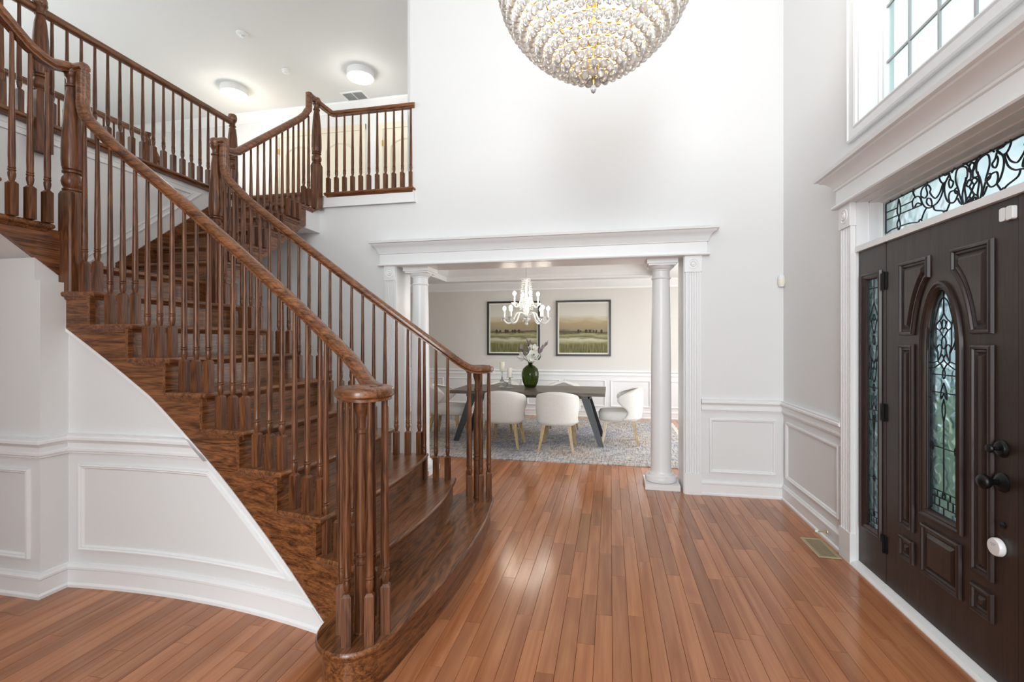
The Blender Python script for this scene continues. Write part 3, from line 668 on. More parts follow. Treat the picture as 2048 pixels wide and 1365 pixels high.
# ================================================================ columns
def column(x_, lab):
    e = tag(empty('column', (x_, 5.0, 0)), lab, 'column', 'columns of the dining opening')
    MB().box(-.165, -.165, 0, .165, .165, .055).build('plinth', 'trim_white', e, None)
    MB().lathe([(.135, .055), (.150, .062), (.157, .085), (.150, .108), (.128, .116), (.122, .122), (.122, .134), (.108, .142), (.103, .16)], 32).build('base_torus', 'trim_white', e)
    MB().lathe([(.103, .155), (.099, .20), (.099, .8), (.096, 1.3), (.089, 1.8), (.084, 2.06)], 32).build('shaft', 'trim_white', e)
    MB().lathe([(.084, 2.055), (.084, 2.075), (.092, 2.078), (.096, 2.086), (.092, 2.094), (.084, 2.097), (.084, 2.155), (.090, 2.160), (.090, 2.168), (.100, 2.175), (.122, 2.196), (.125, 2.205)], 32).build('capital', 'trim_white', e)
    MB().box(-.13, -.13, 2.205, .13, .13, 2.222).box(-.145, -.145, 2.222, .145, .145, 2.266).build('abacus', 'trim_white', e, None)
column(-2.078, 'white round column behind the stair balusters, at the left of the dining opening'); column(.498, 'white round column beside the fluted pilaster near the door wall')

# ================================================================ entry door unit
XD = 1.575
def ent_d():
    P = [(o, z+(2.371-2.268)) for o, z in ENT]
    return P
ED = [(0, 2.358), (.060, 2.358), (.066, 2.366), (.060, 2.378), (.04, 2.384), (.04, 2.480), (.050, 2.486), (.052, 2.498), (.060, 2.506), (.066, 2.522), (.090, 2.548), (.118, 2.562), (.122, 2.572), (.142, 2.576), (.147, 2.598), (0, 2.60)]
struct(MB().plan([(XR+.02, 3.62), (XR, 3.62), (XR, 1.775), (XR+.02, 1.775)], ED, -1).build('trim_door_entablature', 'trim_white'))
pilaster('trim_door_pilaster_a', 3.480, 3.624, lambda a, h: (XR-h, a), 2.362, 0); pilaster('trim_door_pilaster_b', 1.775, 1.919, lambda a, h: (XR-h, a), 2.362, 0)
# head between door and transom, jamb lining, threshold
struct(MB().box(XR-.005, DY0, 2.030, XR+.19, DY1, 2.066).build('trim_transom_bar', 'trim_white', ang=None))
mb = MB()
for a, b in ((DY1-.008, DY1), (DY0, DY0+.008)): mb.box(XR-.002, a, 2.06, XR+.2, b, DZ)
mb.box(XR-.002, DY0, DZ-.008, XR+.2, DY1, DZ).box(XR+.07, DY0, DZ-.016, XR+.2, DY1, DZ-.006).box(XR+.07, DY1-.016, 2.06, XR+.2, DY1-.006, DZ)
struct(mb.build('trim_transom_lining', 'trim_white', ang=None))
struct(MB().plan([(XR-.035, 3.475), (XR-.035, 1.92)], [(0, 0), (.09, 0), (.09, .034), (.05, .034), (.012, .022), (0, .006)], 1).build('trim_threshold', 'trim_white'))
def came(mb, pts, x_, r=.004, n=5, smooth=True):
    p = crom(pts, n) if smooth and len(pts) > 2 else [Vector(q) for q in pts]
    mb.tube([(x_, q[0], q[1]) for q in p], r, 5)
def ell(cy, cz, ry, rz, n=14): return [(cy+ry*math.cos(2*PI*i/n), cz+rz*math.sin(2*PI*i/n)) for i in range(n+1)]
# transom
tw = struct(empty('window_1')); TX = 1.71; TC = 2.6985
MB().frame(rect(DY0+.01, DY1-.01, 2.06, DZ-.01), [(0, 0), (0, .03), (.014, .03), (.02, .012), (.02, 0)], fm_r(TX+.01)).build('window_frame', 'trim_white', tw)
MB().box(TX, DY0+.02, 2.07, TX+.006, DY1-.02, DZ-.02).build('pane', 'pale_glass', tw, None)
TR = [[(3.427,2.321),(3.427,2.135)],[(3.427,2.321),(2.978,2.324),(2.644,2.324)],[(3.38,2.339),(3.38,2.321)],[(3.262,2.343),(3.262,2.32)],[(3.149,2.342),(3.149,2.313)],[(3.027,2.34),(3.027,2.314)],[(3.422,2.267),(3.305,2.264)],[(3.422,2.219),(3.305,2.218)],[(3.275,2.263),(3.157,2.262)],[(3.275,2.22),(3.078,2.217)],[(3.292,2.314),(3.302,2.281),(3.308,2.236),(3.29,2.201),(3.309,2.165),(3.294,2.125)],[(3.292,2.314),(3.277,2.268),(3.275,2.227),(3.29,2.201),(3.275,2.152),(3.294,2.125)],[(3.422,2.136),(3.362,2.146),(3.309,2.144)],[(3.275,2.146),(3.193,2.142),(3.104,2.127)],[(3.087,2.139),(3.073,2.127),(3.087,2.117),(3.101,2.131),(3.087,2.139)],[(3.078,2.135),(3.056,2.169),(3.034,2.189)],[(3.157,2.318),(3.138,2.283),(3.13,2.273)],[(3.153,2.222),(3.161,2.256),(3.138,2.278),(3.1,2.271),(3.081,2.242),(3.078,2.217)],[(3.138,2.222),(3.115,2.238),(3.078,2.22)],[(3.02,2.31),(3.056,2.314),(3.081,2.294),(3.078,2.241),(3.049,2.2),(3.006,2.181),(2.978,2.185),(2.945,2.193),(2.912,2.224),(2.892,2.28)],[(2.978,2.185),(2.965,2.158),(2.912,2.14),(2.892,2.128)],[(2.885,2.133),(2.872,2.122),(2.885,2.114),(2.896,2.127),(2.885,2.133)],[(2.873,2.129),(2.851,2.162)],[(3.078,2.265),(3.049,2.247),(3.027,2.263),(3.038,2.304),(3.02,2.31),(2.999,2.282),(3.006,2.266),(2.985,2.237),(2.958,2.22),(2.925,2.241),(2.902,2.283)],[(3.027,2.24),(3.034,2.219),(3.013,2.195),(2.989,2.192),(2.999,2.227),(3.027,2.24)],[(2.925,2.339),(2.928,2.314),(2.908,2.285),(2.88,2.284),(2.851,2.314),(2.886,2.317),(2.908,2.336)],[(2.851,2.314),(2.886,2.273),(2.889,2.23),(2.873,2.186),(2.851,2.165),(2.818,2.159),(2.797,2.181),(2.794,2.201),(2.818,2.217),(2.848,2.218),(2.858,2.194),(2.851,2.165)],[(2.851,2.305),(2.842,2.28),(2.824,2.262),(2.833,2.243),(2.848,2.241),(2.858,2.268),(2.851,2.288)],[(2.836,2.313),(2.8,2.338),(2.753,2.332),(2.719,2.305),(2.706,2.272),(2.708,2.236),(2.731,2.237)],[(2.794,2.226),(2.809,2.269),(2.8,2.313),(2.765,2.319),(2.733,2.302),(2.728,2.263),(2.748,2.228),(2.762,2.17),(2.748,2.12),(2.736,2.15),(2.745,2.207),(2.736,2.258)],[(2.794,2.226),(2.815,2.22),(2.809,2.201),(2.785,2.198),(2.794,2.226)],[(2.785,2.194),(2.762,2.137),(2.776,2.141),(2.794,2.171)],[(2.681,2.239),(2.663,2.219),(2.681,2.205),(2.699,2.226),(2.681,2.239)],[(2.681,2.205),(2.714,2.156)],[(2.719,2.305),(2.697,2.315),(2.679,2.294),(2.689,2.272),(2.708,2.281)],[(2.717,2.157),(2.697,2.135),(2.718,2.12),(2.735,2.142),(2.717,2.157)],[(2.681,2.144),(2.672,2.131),(2.681,2.124),(2.691,2.135),(2.681,2.144)]]
mb = MB()
for pl in TR:
    came(mb, pl, TX-.003, .0042); came(mb, [(2*TC-a, b) for a, b in pl], TX-.003, .0042)
mb.tube([(TX-.003, a, b) for a, b in rect(DY0+.028, DY1-.028, 2.085, 2.343)], .006, 5, True)
mb.build('lead_came', 'lead', tw)
# sidelights
def sidelight(name, c):
    e = struct(empty(name)); y0, y1 = c-.158, c+.158; z0, z1 = .034, 2.03
    gy, gz0, gz1 = .068, .30, 1.842
    mb = MB(); grid_wall(mb, 'y', y0, y1, z0, z1, XD, XD+.045, [(c-gy-.006, c+gy+.006, gz0-.006, gz1+.006)]); mb.build('panel_frame', 'door_wood', e, None)
    MB().frame(rect(c-gy-.042, c+gy+.042, gz0-.036, gz1+.036), [(0, 0), (.004, .012), (.012, .014), (.018, .008), (.026, .010), (.036, .004), (.044, -.012)], fm_r(XD)).build('glazing_bead', 'door_wood', e)
    MB().box(XD+.016, c-gy-.004, gz0-.004, XD+.024, c+gy+.004, gz1+.004).build('pane', 'swirl_glass', e, None)
    L = []; d = lambda a, b: [(c+a, b), (c-a, b)]
    for s_ in (1, -1):
        L += [[(c+s_*a, b) for a, b in q] for q in ([(0, 1.70), (.014, 1.66), (.034, 1.625), (.045, 1.60), (.03, 1.575), (.012, 1.60)], [(.03, 1.575), (.015, 1.53), (0, 1.50)], [(.030, 1.42), (.045, 1.43), (.05, 1.39), (.03, 1.33), (.022, 1.37), (.030, 1.42)], [(.018, 1.345), (.03, 1.30), (.012, 1.28), (0, 1.31), (.018, 1.345)], [(.03, 1.30), (.02, 1.24), (0, 1.20)], [(.045, 1.30), (.06, 1.28), (.06, 1.23), (.045, 1.22), (.045, 1.30)], [(.02, 1.12), (.025, 1.03), (.0, 1.09), (0, 1.14)], [(.010, 1.03), (.012, .97), (0, .88)], [(.012, .615), (0, .64)], [(.012, .615), (0, .59)], [(.05, .32), (.05, .41)], [(.025, .34), (.025, .375)])]
    L += [[(c, 1.84), (c, 1.70)], [(c-gy, 1.78), (c+gy, 1.78)], [(c, 1.0), (c, .30)], [(c-gy, 1.03), (c+gy, 1.03)], [(c-gy, .965), (c+gy, .965)], [(c-gy, 1.168), (c+gy, 1.168)], [(c-gy, .615), (c+gy, .615)], [(c-gy, .41), (c+gy, .41)], [(c-gy, .375), (c+gy, .375)], [(c-gy, .34), (c+gy, .34)], ell(c, 1.60, .010, .020), ell(c, 1.46, .012, .028), ell(c, 1.168, .010, .022), ell(c, .392, .009, .014)]
    mb = MB()
    for q in L: came(mb, q, XD+.012, .003, 4)
    mb.tube([(XD+.012, a, b) for a, b in rect(c-gy+.004, c+gy-.004, gz0+.004, gz1-.004)], .004, 5, True)
    mb.build('lead_came', 'lead', e)
sidelight('window_2', 3.318); sidelight('window_3', 2.083)
# door leaf
door = struct(empty('door_1')); LY0, LY1, LZ0, LZ1 = 2.243, 3.158, .036, 2.026; LC = 2.7005
LC = 2.692
GH = .111; GZ0 = .597; GZA = 1.40; GZT = 1.705
def arch(half, z0, za, zt, n=18, c=LC): return [(c-half, z0), (c+half, z0)]+[(c+half*math.cos(PI*i/n), za+(zt-za)*math.sin(PI*i/n)) for i in range(0, n+1)]
mb = MB().box(XD, LY0, LZ0, XD+.045, LC-GH, LZ1).box(XD, LC+GH, LZ0, XD+.045, LY1, LZ1).box(XD, LC-GH, LZ0, XD+.045, LC+GH, GZ0)
n = 20
for i in range(n):
    a, b = LC-GH+2*GH*i/n, LC-GH+2*GH*(i+1)/n; f = lambda q: GZA+(GZT-GZA)*math.sqrt(max(0, 1-((q-LC)/GH)**2))
    mb.hexa([(XD, a, f(a)), (XD+.045, a, f(a)), (XD+.045, b, f(b)), (XD, b, f(b))], [(XD, a, LZ1), (XD+.045, a, LZ1), (XD+.045, b, LZ1), (XD, b, LZ1)])
leaf = mb.build('door_leaf', 'door_wood', door, None)
MB().box(XD-.002, LY0-.034, LZ0, XD+.05, LY0-.004, 2.03).box(XD-.002, LY1+.003, LZ0, XD+.05, LY1+.010, 2.03).build('door_jamb', 'door_wood', door, None)
BOL = [(0, 0), (.003, .012), (.010, .016), (.018, .014), (.022, .006), (.030, .008), (.036, .002), (.038, -.002)]
MB().frame(arch(.152, .560, GZA, 1.748), [(0, 0), (.004, .014), (.014, .018), (.022, .010), (.030, .012), (.038, .004), (.044, -.016)], fm_r(XD)).build('glazing_bead', 'door_wood', door)
MB().loops([[(x_, a, b) for a, b in arch(GH+.004, GZ0-.004, GZA, GZT+.004)] for x_ in (XD+.016, XD+.024)]).build('pane', 'swirl_glass', door, None)
def raised(poly, name='door_panel'):
    mb = MB().frame(poly, BOL, fm_r(XD-.0005))
    P = [Vector(p) for p in poly]; c = sum(P, Vector((0, 0)))/len(P)
    p = mb.build(name, 'door_wood', door, 25)
    # bevelled raised field
    m_ = len(P); ar = sum(P[i].x*P[(i+1) % m_].y-P[(i+1) % m_].x*P[i].y for i in range(m_)); sg = 1 if ar > 0 else -1
    def off(d):
        out = []
        for i in range(m_):
            d0 = (P[i]-P[i-1]).normalized(); d1 = (P[(i+1) % m_]-P[i]).normalized(); n0 = Vector((-d0.y, d0.x))*sg; n1 = Vector((-d1.y, d1.x))*sg; b = n0+n1; b = b/max(.3, b.dot(n0)); q = P[i]+b*d; out.append(q)
        return out
    w_ = min(max(q.x for q in P)-min(q.x for q in P), max(q.y for q in P)-min(q.y for q in P))
    A, B = off(.040), off(min(.058, w_*.42))
    MB().loops([[(XD+.001, q.x, q.y) for q in A], [(XD-.0005, q.x, q.y) for q in A], [(XD-.012, q.x, q.y) for q in B]]).build('raised_field', 'door_wood', p, None)
def arcpts(s):                      # curved side of the upper panels, concentric with the glass head
    out = []
    for i in range(7):
        a = math.radians(24+i*(62-24)/6); out.append((LC+s*.205*math.cos(a)*1.0, 1.40+.415*math.sin(a)))
    return out
for s in (1, -1):
    o_ = LC+s*.330; i0 = LC+s*.08
    poly = [(o_, 1.484), (LC+s*.205, 1.484)]+[q for q in arcpts(s) if q[1] > 1.5]+[(LC+s*.078, 1.775), (LC+s*.078, 1.886), (o_, 1.886)]
    raised(poly)
    raised(rect(min(o_, LC+s*.205), max(o_, LC+s*.205), .436, 1.437)); raised(rect(min(o_, LC+s*.205), max(o_, LC+s*.205), .263, .388))
raised(rect(LC-.142, LC+.142, .262, .520))
DG = [[(2.715,1.704),(2.715,1.589)],[(2.715,1.668),(2.747,1.638),(2.775,1.563),(2.792,1.504),(2.794,1.448),(2.792,1.411)],[(2.775,1.555),(2.797,1.508),(2.792,1.448),(2.756,1.394),(2.769,1.437),(2.769,1.511),(2.775,1.555)],[(2.715,1.589),(2.737,1.561),(2.767,1.537),(2.767,1.518),(2.745,1.507),(2.728,1.524),(2.739,1.55)],[(2.745,1.507),(2.715,1.47)],[(2.756,1.43),(2.745,1.436),(2.73,1.423),(2.737,1.387),(2.756,1.357),(2.758,1.393),(2.764,1.419),(2.756,1.43)],[(2.728,1.389),(2.756,1.357),(2.739,1.345),(2.715,1.366),(2.728,1.389)],[(2.832,1.354),(2.803,1.344),(2.756,1.355)],[(2.832,1.318),(2.786,1.321),(2.742,1.343)],[(2.739,1.343),(2.71,1.308)],[(2.835,1.499),(2.797,1.499)]]
mb = MB(); DC = 2.715; xg = XD+.012
for pl in DG:
    a_ = [(a-DC+LC, b) for a, b in pl]; came(mb, a_, xg, .0032); came(mb, [(2*LC-a, b) for a, b in a_], xg, .0032)
for q in (ell(LC, 1.535, .014, .022), ell(LC, 1.445, .016, .030), ell(LC, 1.292, .009, .022), ell(LC+.085, .93, .010, .022), ell(LC-.085, .93, .010, .022), ell(LC, .70, .010, .018)): came(mb, q, xg, .0032, 3)
for s in (1, -1):
    for q in ([(LC+s*.085, 1.42), (LC+s*.085, .625)], [(LC+s*.085, 1.288), (LC, 1.288)], [(LC+s*.085, 1.20), (LC, 1.20)], [(LC, 1.25), (LC+s*.018, 1.21), (LC+s*.020, 1.17), (LC, 1.20)], [(LC, 1.17), (LC+s*.012, 1.12), (LC, 1.06)], [(LC+s*.111, 1.17), (LC+s*.085, 1.17)], [(LC+s*.085, .93), (LC, .93)], [(LC+s*.085, .715), (LC, .715)], [(LC+s*.085, .683), (LC, .683)], [(LC+s*.045, .715), (LC+s*.045, .683)], [(LC+s*.03, .683), (LC+s*.03, .64)], [(LC+s*.085, .64), (LC, .64)], [(LC+s*.085, .625), (LC+s*.111, .60)], [(LC+s*.065, .683), (LC+s*.065, .64)]): came(mb, q, xg, .0032, 4)
came(mb, [(LC, 1.06), (LC, .70)], xg, .0032); came(mb, [(LC, .64), (LC, .60)], xg, .0032)
mb.tube([(xg, a, b) for a, b in arch(GH-.003, GZ0+.003, GZA, GZT-.003)], .004, 5, True); mb.build('lead_came', 'lead', door)
MX = Matrix.Rotation(-PI/2, 4, 'Y')     # lathe axis towards -x (into the room)
for z in (1.757, .985, .214):
    h = MB().box(XD-.006, 3.150, z, XD, 3.196, z+.10).build('hinge', 'black_metal', door, None)
    MB().lathe([(.007, 0), (.007, .104)], 10, (XD-.009, 3.173, z-.002)).build('hinge_pin', 'black_metal', h)
dbt = MB().lathe([(.036, 0), (.036, .004), (.030, .010), (.028, .014), (.020, .016)], 24, (XD, 2.320, 1.011), MX).build('deadbolt_rose', 'black_metal', door)
MB().lathe([(.008, .010), (.008, .035), (.016, .040), (.019, .046), (.017, .052), (.002, .054)], 18, (XD, 2.320, 1.011), MX).build('thumb_turn', 'black_metal', dbt)
kr = MB().lathe([(.040, 0), (.040, .004), (.034, .010), (.030, .012), (.022, .020), (.014, .024)], 24, (XD, 2.320, .873), MX).build('knob_rose', 'black_metal', door)
MB().lathe([(.012, .018), (.012, .040), (.016, .046), (.026, .052), (.031, .062), (.031, .070), (.024, .080), (.010, .086), (.001, .087)], 24, (XD, 2.320, .873), MX).build('door_knob', 'black_metal', kr)
MB().lathe([(.013, 0), (.013, .004), (.009, .008), (.006, .012), (.001, .013)], 16, (XD, 2.315, .699), MX).build('bell_push', 'black_metal', door)
# small devices on the door
e = tag(empty('round_sensor', (XD, 2.333, .601)), 'white round sensor puck stuck low on the dark door', 'sensor')
MB().lathe([(.034, 0), (.037, .004), (.037, .018), (.033, .024), (.001, .025)], 28, (0, 0, 0), MX).build('body', 'white_plastic', e)
mb = MB()
for i in range(5): mb.box(-.0256, -.014+i*.006, .012, -.025, -.0105+i*.006, .0155)
for i in range(3): mb.box(-.0256, -.008+i*.006, .005, -.025, -.0045+i*.006, .0085)
mb.build('printed_marks', 'vent_grey', e, None)
e = tag(empty('contact_sensor', (XD, 2.28, 1.966)), 'white two-part contact sensor at the top corner of the dark door', 'sensor')
def rbox(x0, y0, z0, x1, y1, z1, r=.008):
    pts = []
    for cy, cz, a0 in ((y1-r, z1-r, 0), (y0+r, z1-r, 90), (y0+r, z0+r, 180), (y1-r, z0+r, 270)):
        for i in range(4): a = math.radians(a0+30*i); pts.append((cy+r*math.cos(a), cz+r*math.sin(a)))
    return MB().loops([[(x_, a, b) for a, b in pts] for x_ in (x0, x1)])
rbox(-.018, .002, -.027, 0, .032, .027).build('transmitter', 'white_plastic', e, 30); rbox(-.018, -.032, -.027, 0, -.001, .027).build('magnet', 'white_plastic', e, 30)

# ---------------------------------------------------------------- window above the door
wn = struct(empty('window_4'))
CAS = [(0, 0), (0, .020), (.012, .026), (.020, .018), (.030, .018), (.075, .012), (.085, .020), (.098, .014), (.100, 0)]
MB().frame(rect(WY0-.09, WY1+.10, WZ0-.075, WZ1+.10), [(o*.95, h) for o, h in CAS], fm_r(XR)).build('casing', 'trim_white', wn)
mb = MB(); WX = 1.695
for a, b, c, d in ((WY1-.01, WY1, WZ0, WZ1), (WY0, WY0+.01, WZ0, WZ1), (WY0, WY1, WZ0, WZ0+.01), (WY0, WY1, WZ1-.01, WZ1)): mb.box(XR, a, c, XR+.2, b, d)
mb.build('window_lining', 'trim_white', wn, None)
MB().frame(rect(WY0+.01, WY1-.01, WZ0+.01, WZ1-.01), [(0, 0), (0, .05), (.02, .05), (.026, .036), (.045, .034), (.05, .01), (.05, 0)], fm_r(WX+.02)).build('sash', 'trim_white', wn)
MB().box(WX+.010, WY0+.05, WZ0+.05, WX+.014, WY1-.05, WZ1-.05).build('pane', 'clear_glass', wn, None)
mb = MB(); gl_ = M
for y in (3.17, 2.915, 2.657, 2.40, 2.145): MB().box(WX-.002, y-.007, WZ0+.05, WX+.010, y+.007, WZ1-.05).build('muntin', 'vent_grey', wn, None)
for z in (3.20, 3.548, 3.896, 4.244, 4.59): MB().box(WX-.003, WY0+.05, z-.007, WX+.009, WY1-.05, z+.007).build('muntin', 'vent_grey', wn, None)
# ground outside
m, t_, b_ = mat('lawn', (.08, .16, .05), .9); nn_ = nd(t_, 'ShaderNodeTexNoise', i_Scale=3.0, i_Detail=4.0); t_.links.new(ramp(t_, nn_.outputs[0], [(.3, (.06, .13, .04)), (.7, (.20, .28, .11))]), b_.inputs['Base Color'])
struct(MB().box(1.78, -14, -.3, 26, 18, -.15).build('floor_outside', 'lawn', ang=None))
# windows behind the camera (frames of the daylight openings)
for i, (a, b, c, d) in enumerate(holes):
    e = struct(empty('window_%d' % (5+i)))
    fy = lambda u, v, h: (u, -6.0+h, v)
    MB().frame(rect(a-.09, b+.09, c-.09, d+.09), CAS, fy).build('casing', 'trim_white', e)
    for q in range(1, 4): MB().box(a+(b-a)*q/4-.012, -6.03, c, a+(b-a)*q/4+.012, -6.0, d).build('muntin', 'trim_white', e, None)

# ================================================================ chandelier (foyer)
ch = tag(empty('crystal_chandelier', (-.095, 2.74, 0)), 'large gold and crystal-bead bowl chandelier hanging in the foyer', 'chandelier')
PROF = [(.055, 2.955), (.105, 2.975), (.155, 3.003), (.205, 3.034), (.255, 3.068), (.305, 3.105), (.352, 3.147), (.397, 3.192), (.438, 3.242), (.474, 3.296), (.502, 3.354), (.520, 3.416), (.528, 3.48), (.528, 3.545), (.520, 3.61)]
import bmesh
bm = bmesh.new(); bmesh.ops.create_icosphere(bm, subdivisions=2, radius=.0240)
for v in bm.verts: v.co.z *= 1.14
bead = bpy.data.meshes.new('bead'); bm.to_mesh(bead); bm.free(); bead.materials.append(M['pearl'])
for p in bead.polygons: p.use_smooth = True
pos = []
for i, (r, z) in enumerate(PROF):
    n = max(6, int(2*PI*r/.0475)); ph = (i % 2)*PI/n+.2
    for k in range(n): a = ph+2*PI*k/n; pos.append((r*math.cos(a), r*math.sin(a), z))
    MB().tube([(r*.985*math.cos(2*PI*k/32), r*.985*math.sin(2*PI*k/32), z+.030) for k in range(32)], .004, 6, True).build('ring', 'brass', ch)
def bscore(p):
    u, v, d = pj(p[0]-.095, p[1]+2.74, p[2]); return (1 if -20 < v else -5)*1.0/d
pos.sort(key=bscore, reverse=True)
for p in pos[:300]: link('bead', bead, ch, p)
vs, fs = [], []
for p in pos[300:]:
    b0 = len(vs); vs += [(v.co.x+p[0], v.co.y+p[1], v.co.z+p[2]) for v in bead.vertices]; fs += [tuple(i+b0 for i in q.vertices) for q in bead.polygons]
me = bpy.data.meshes.new('bead_mass'); me.from_pydata(vs, [], fs); me.materials.append(M['pearl'])
for p in me.polygons: p.use_smooth = True
o = link('bead_mass', me, ch); o['kind'] = 'stuff'
MB().lathe([(.012, 2.98), (.030, 2.995), (.034, 3.03), (.016, 3.05), (.014, 3.12), (.05, 3.14), (.05, 3.17), (.016, 3.19), (.016, 3.6), (.06, 3.63), (.06, 3.66), (.014, 3.68), (.012, 4.2)], 18).build('stem', 'brass', ch)
MB().lathe([(.002, 2.860), (.012, 2.868), (.018, 2.885), (.013, 2.902), (.003, 2.910)], 14).build('finial_drop', 'crystal', ch); MB().lathe([(.003, 2.905), (.008, 2.925), (.013, 2.935), (.010, 2.955), (.012, 2.985)], 12).build('finial', 'brass', ch)
for k in range(8):
    a = 2*PI*k/8+.1; MB().tube([(r*math.cos(a), r*math.sin(a), z+.034) for r, z in PROF[::2]], .0045, 5).build('rib', 'brass', ch)
    MB().tube([(.02*math.cos(a), .02*math.sin(a), 3.64), (.51*math.cos(a), .51*math.sin(a), 3.645)], .006, 5).build('spoke', 'brass', ch)
bulb = MB().lathe([(.004, -.03), (.016, -.018), (.022, 0), (.016, .018), (.004, .03)], 12).build('bulb', 'bulb_warm'); bme = bulb.data; bpy.data.objects.remove(bulb)
def point(name, loc, e_, col=(1, .9, .76), r=.03, par=None):
    l = bpy.data.lights.new(name, 'POINT'); l.energy = e_; l.color = col; l.shadow_soft_size = r; o = bpy.data.objects.new(name, l); COL.objects.link(o); o.location = loc
    if par: o.parent = par
    return o
for k in range(6):
    a = 2*PI*k/6+.4
    for R_, zz in ((.30, 3.30),):
        bo = link('bulb', bme, ch, (R_*math.cos(a), R_*math.sin(a), zz)); MB().tube([(0, 0, 3.16), (R_*.5*math.cos(a), R_*.5*math.sin(a), 3.18), (R_*math.cos(a), R_*math.sin(a), 3.265)], .005, 5).build('lamp_arm', 'brass', ch)
    point('chandelier_lamp', (R_*math.cos(a), R_*math.sin(a), 3.37), 1.3, (1, .97, .93), par=ch); bo = link('bulb', bme, ch, (.22*math.cos(a), .22*math.sin(a), 3.73)); MB().tube([(0, 0, 3.64), (.12*math.cos(a), .12*math.sin(a), 3.66), (.22*math.cos(a), .22*math.sin(a), 3.70)], .005, 5).build('lamp_arm', 'brass', ch); point('added_uplight', (.22*math.cos(a), .22*math.sin(a), 3.80), 5.5, (1, .98, .95), .05, ch)  # upper bulbs, their arms and uplights added to brighten the ceiling
MB().tube([(0, 0, 4.2), (0, 0, CEIL-.03)], .008, 6).lathe([(.012, CEIL-.05), (.06, CEIL-.03), (.07, CEIL)], 18).build('hanging_rod', 'brass', ch)

# ================================================================ ceiling fixtures, upper hall
def drum(x_, y_, lab):
    e = tag(empty('ceiling_light', (x_, y_, CEIL)), lab, 'ceiling light', 'white drum ceiling lights')
    MB().lathe([(.205, 0), (.205, -.10), (.195, -.104), (.192, -.09), (.19, -.01)], 36).build('drum_shade', 'white_plastic', e); MB().lathe([(.001, -.088), (.188, -.088), (.190, -.080), (.001, -.078)], 36).build('diffuser', 'lamp_diffuser', e)
    point('ceiling_lamp', (0, 0, -.22), 6, (1, .96, .90), .15, e)
drum(-6.10, 6.78, 'white drum ceiling light left, above the gallery rail end'); drum(-3.80, 6.76, 'white drum ceiling light close to the tall wall, near the vent')
e = tag(empty('smoke_detector', (-4.91, 6.50, CEIL)), 'round white smoke detector between the two drum lights', 'smoke detector')
MB().lathe([(.065, 0), (.065, -.015), (.06, -.022)], 24).build('base_ring', 'white_plastic', e); MB().lathe([(.052, -.02), (.05, -.042), (.03, -.05), (.001, -.051)], 24).build('cover', 'white_plastic', e)
e = tag(empty('ceiling_sensor', (-4.91, 5.60, CEIL)), 'small white ceiling detector with a protruding nub, nearest the camera', 'detector')
MB().lathe([(.075, 0), (.072, -.012), (.055, -.022)], 24).build('base_ring', 'white_plastic', e); MB().lathe([(.024, -.02), (.026, -.045), (.018, -.055), (.001, -.057)], 18).build('nub', 'white_plastic', e); MB().lathe([(.0262, -.034), (.0262, -.039)], 18).build('slot', 'vent_grey', e)
e = tag(empty('ceiling_vent', (-4.27, 7.42, CEIL)), 'rectangular grey air vent in the hall ceiling', 'vent')
MB().frame(rect(-.21, .21, -.15, .15), [(0, 0), (.004, .008), (.03, .010), (.032, 0)], lambda u, v, h: (u, v, -h)).build('frame', 'white_plastic', e); MB().box(-.19, -.13, -.002, .19, .13, 0).build('backing', 'vent_grey', e, None)
for k in range(9): MB().hexa([(-.18, -.12+k*.03, -.010), (.18, -.12+k*.03, -.010), (.18, -.105+k*.03, -.003), (-.18, -.105+k*.03, -.003)], [(-.18, -.12+k*.03, -.008), (.18, -.12+k*.03, -.008), (.18, -.105+k*.03, -.001), (-.18, -.105+k*.03, -.001)]).build('slat', 'vent_grey', e, None)
MB().box(-.006, -.13, -.011, .006, .13, -.001).build('divider', 'white_plastic', e, None)
# hall doors
def hall_door(name, leaves, x0, x1, top, hinge):
    e = struct(empty(name)); yw = 7.64
    MB().plan([], []) if False else None
    mb = MB().box(x0-.10, yw-.025, UP, x0, yw, top+.10).box(x1, yw-.025, UP, x1+.10, yw, top+.10).box(x0-.10, yw-.027, top, x1+.10, yw, top+.10); mb.build('casing', 'door_cream', e, None)
    w_ = (x1-x0)/leaves
    for i in range(leaves):
        a, b = x0+w_*i+.004, x0+w_*(i+1)-.004
        lf = MB().box(a, yw-.012, UP, b, yw-.001, top).build('leaf', 'door_cream', e, None)
        c = (a+b)/2; hw = w_*.34
        top_pts = [(c+hw*math.cos(PI*k/10), top-.32+.14*(math.sin(PI*k/10)**1.6)) for k in range(11)]
        MB().frame([(c-hw, UP+1.0), (c+hw, UP+1.0)]+top_pts, PANEL, fm_x(yw-.012)).build('panel', 'door_cream', lf); MB().frame(rect(c-hw, c+hw, UP+.2, UP+.85), PANEL, fm_x(yw-.012)).build('panel', 'door_cream', lf)
        for z in (UP+.25, top-.3): MB().box(a-.02 if (i == 0) else b, yw-.03, z, a+.005 if i == 0 else b+.02, yw-.012, z+.10).build('hinge', 'brass', lf, None)
hall_door('door_2', 2, -5.91, -4.29, 5.16, 0); hall_door('door_3', 1, -3.86, -3.04, 5.14, 0)
struct(MB().plan([(-9.2, 7.64), (-6.02, 7.64)], [(o, z+UP) for o, z in BASE], -1).build('baseboard_hall', 'trim_white'))
e = tag(empty('hall_lamp', (-6.30, 7.45, 4.93)), 'small glowing hall lamp behind the upper flight balusters', 'lamp')
MB().lathe([(.01, .1), (.03, .09), (.065, .05), (.08, 0), (.06, -.03), (.001, -.04)], 18).build('lamp_shade', 'lamp_diffuser', e); MB().box(-.03, .08, -.02, .03, .19, .14).build('wall_bracket', 'white_plastic', e, None)
point('hall_light', (0, -.1, -.1), 6, (1, .85, .6), .06, e)
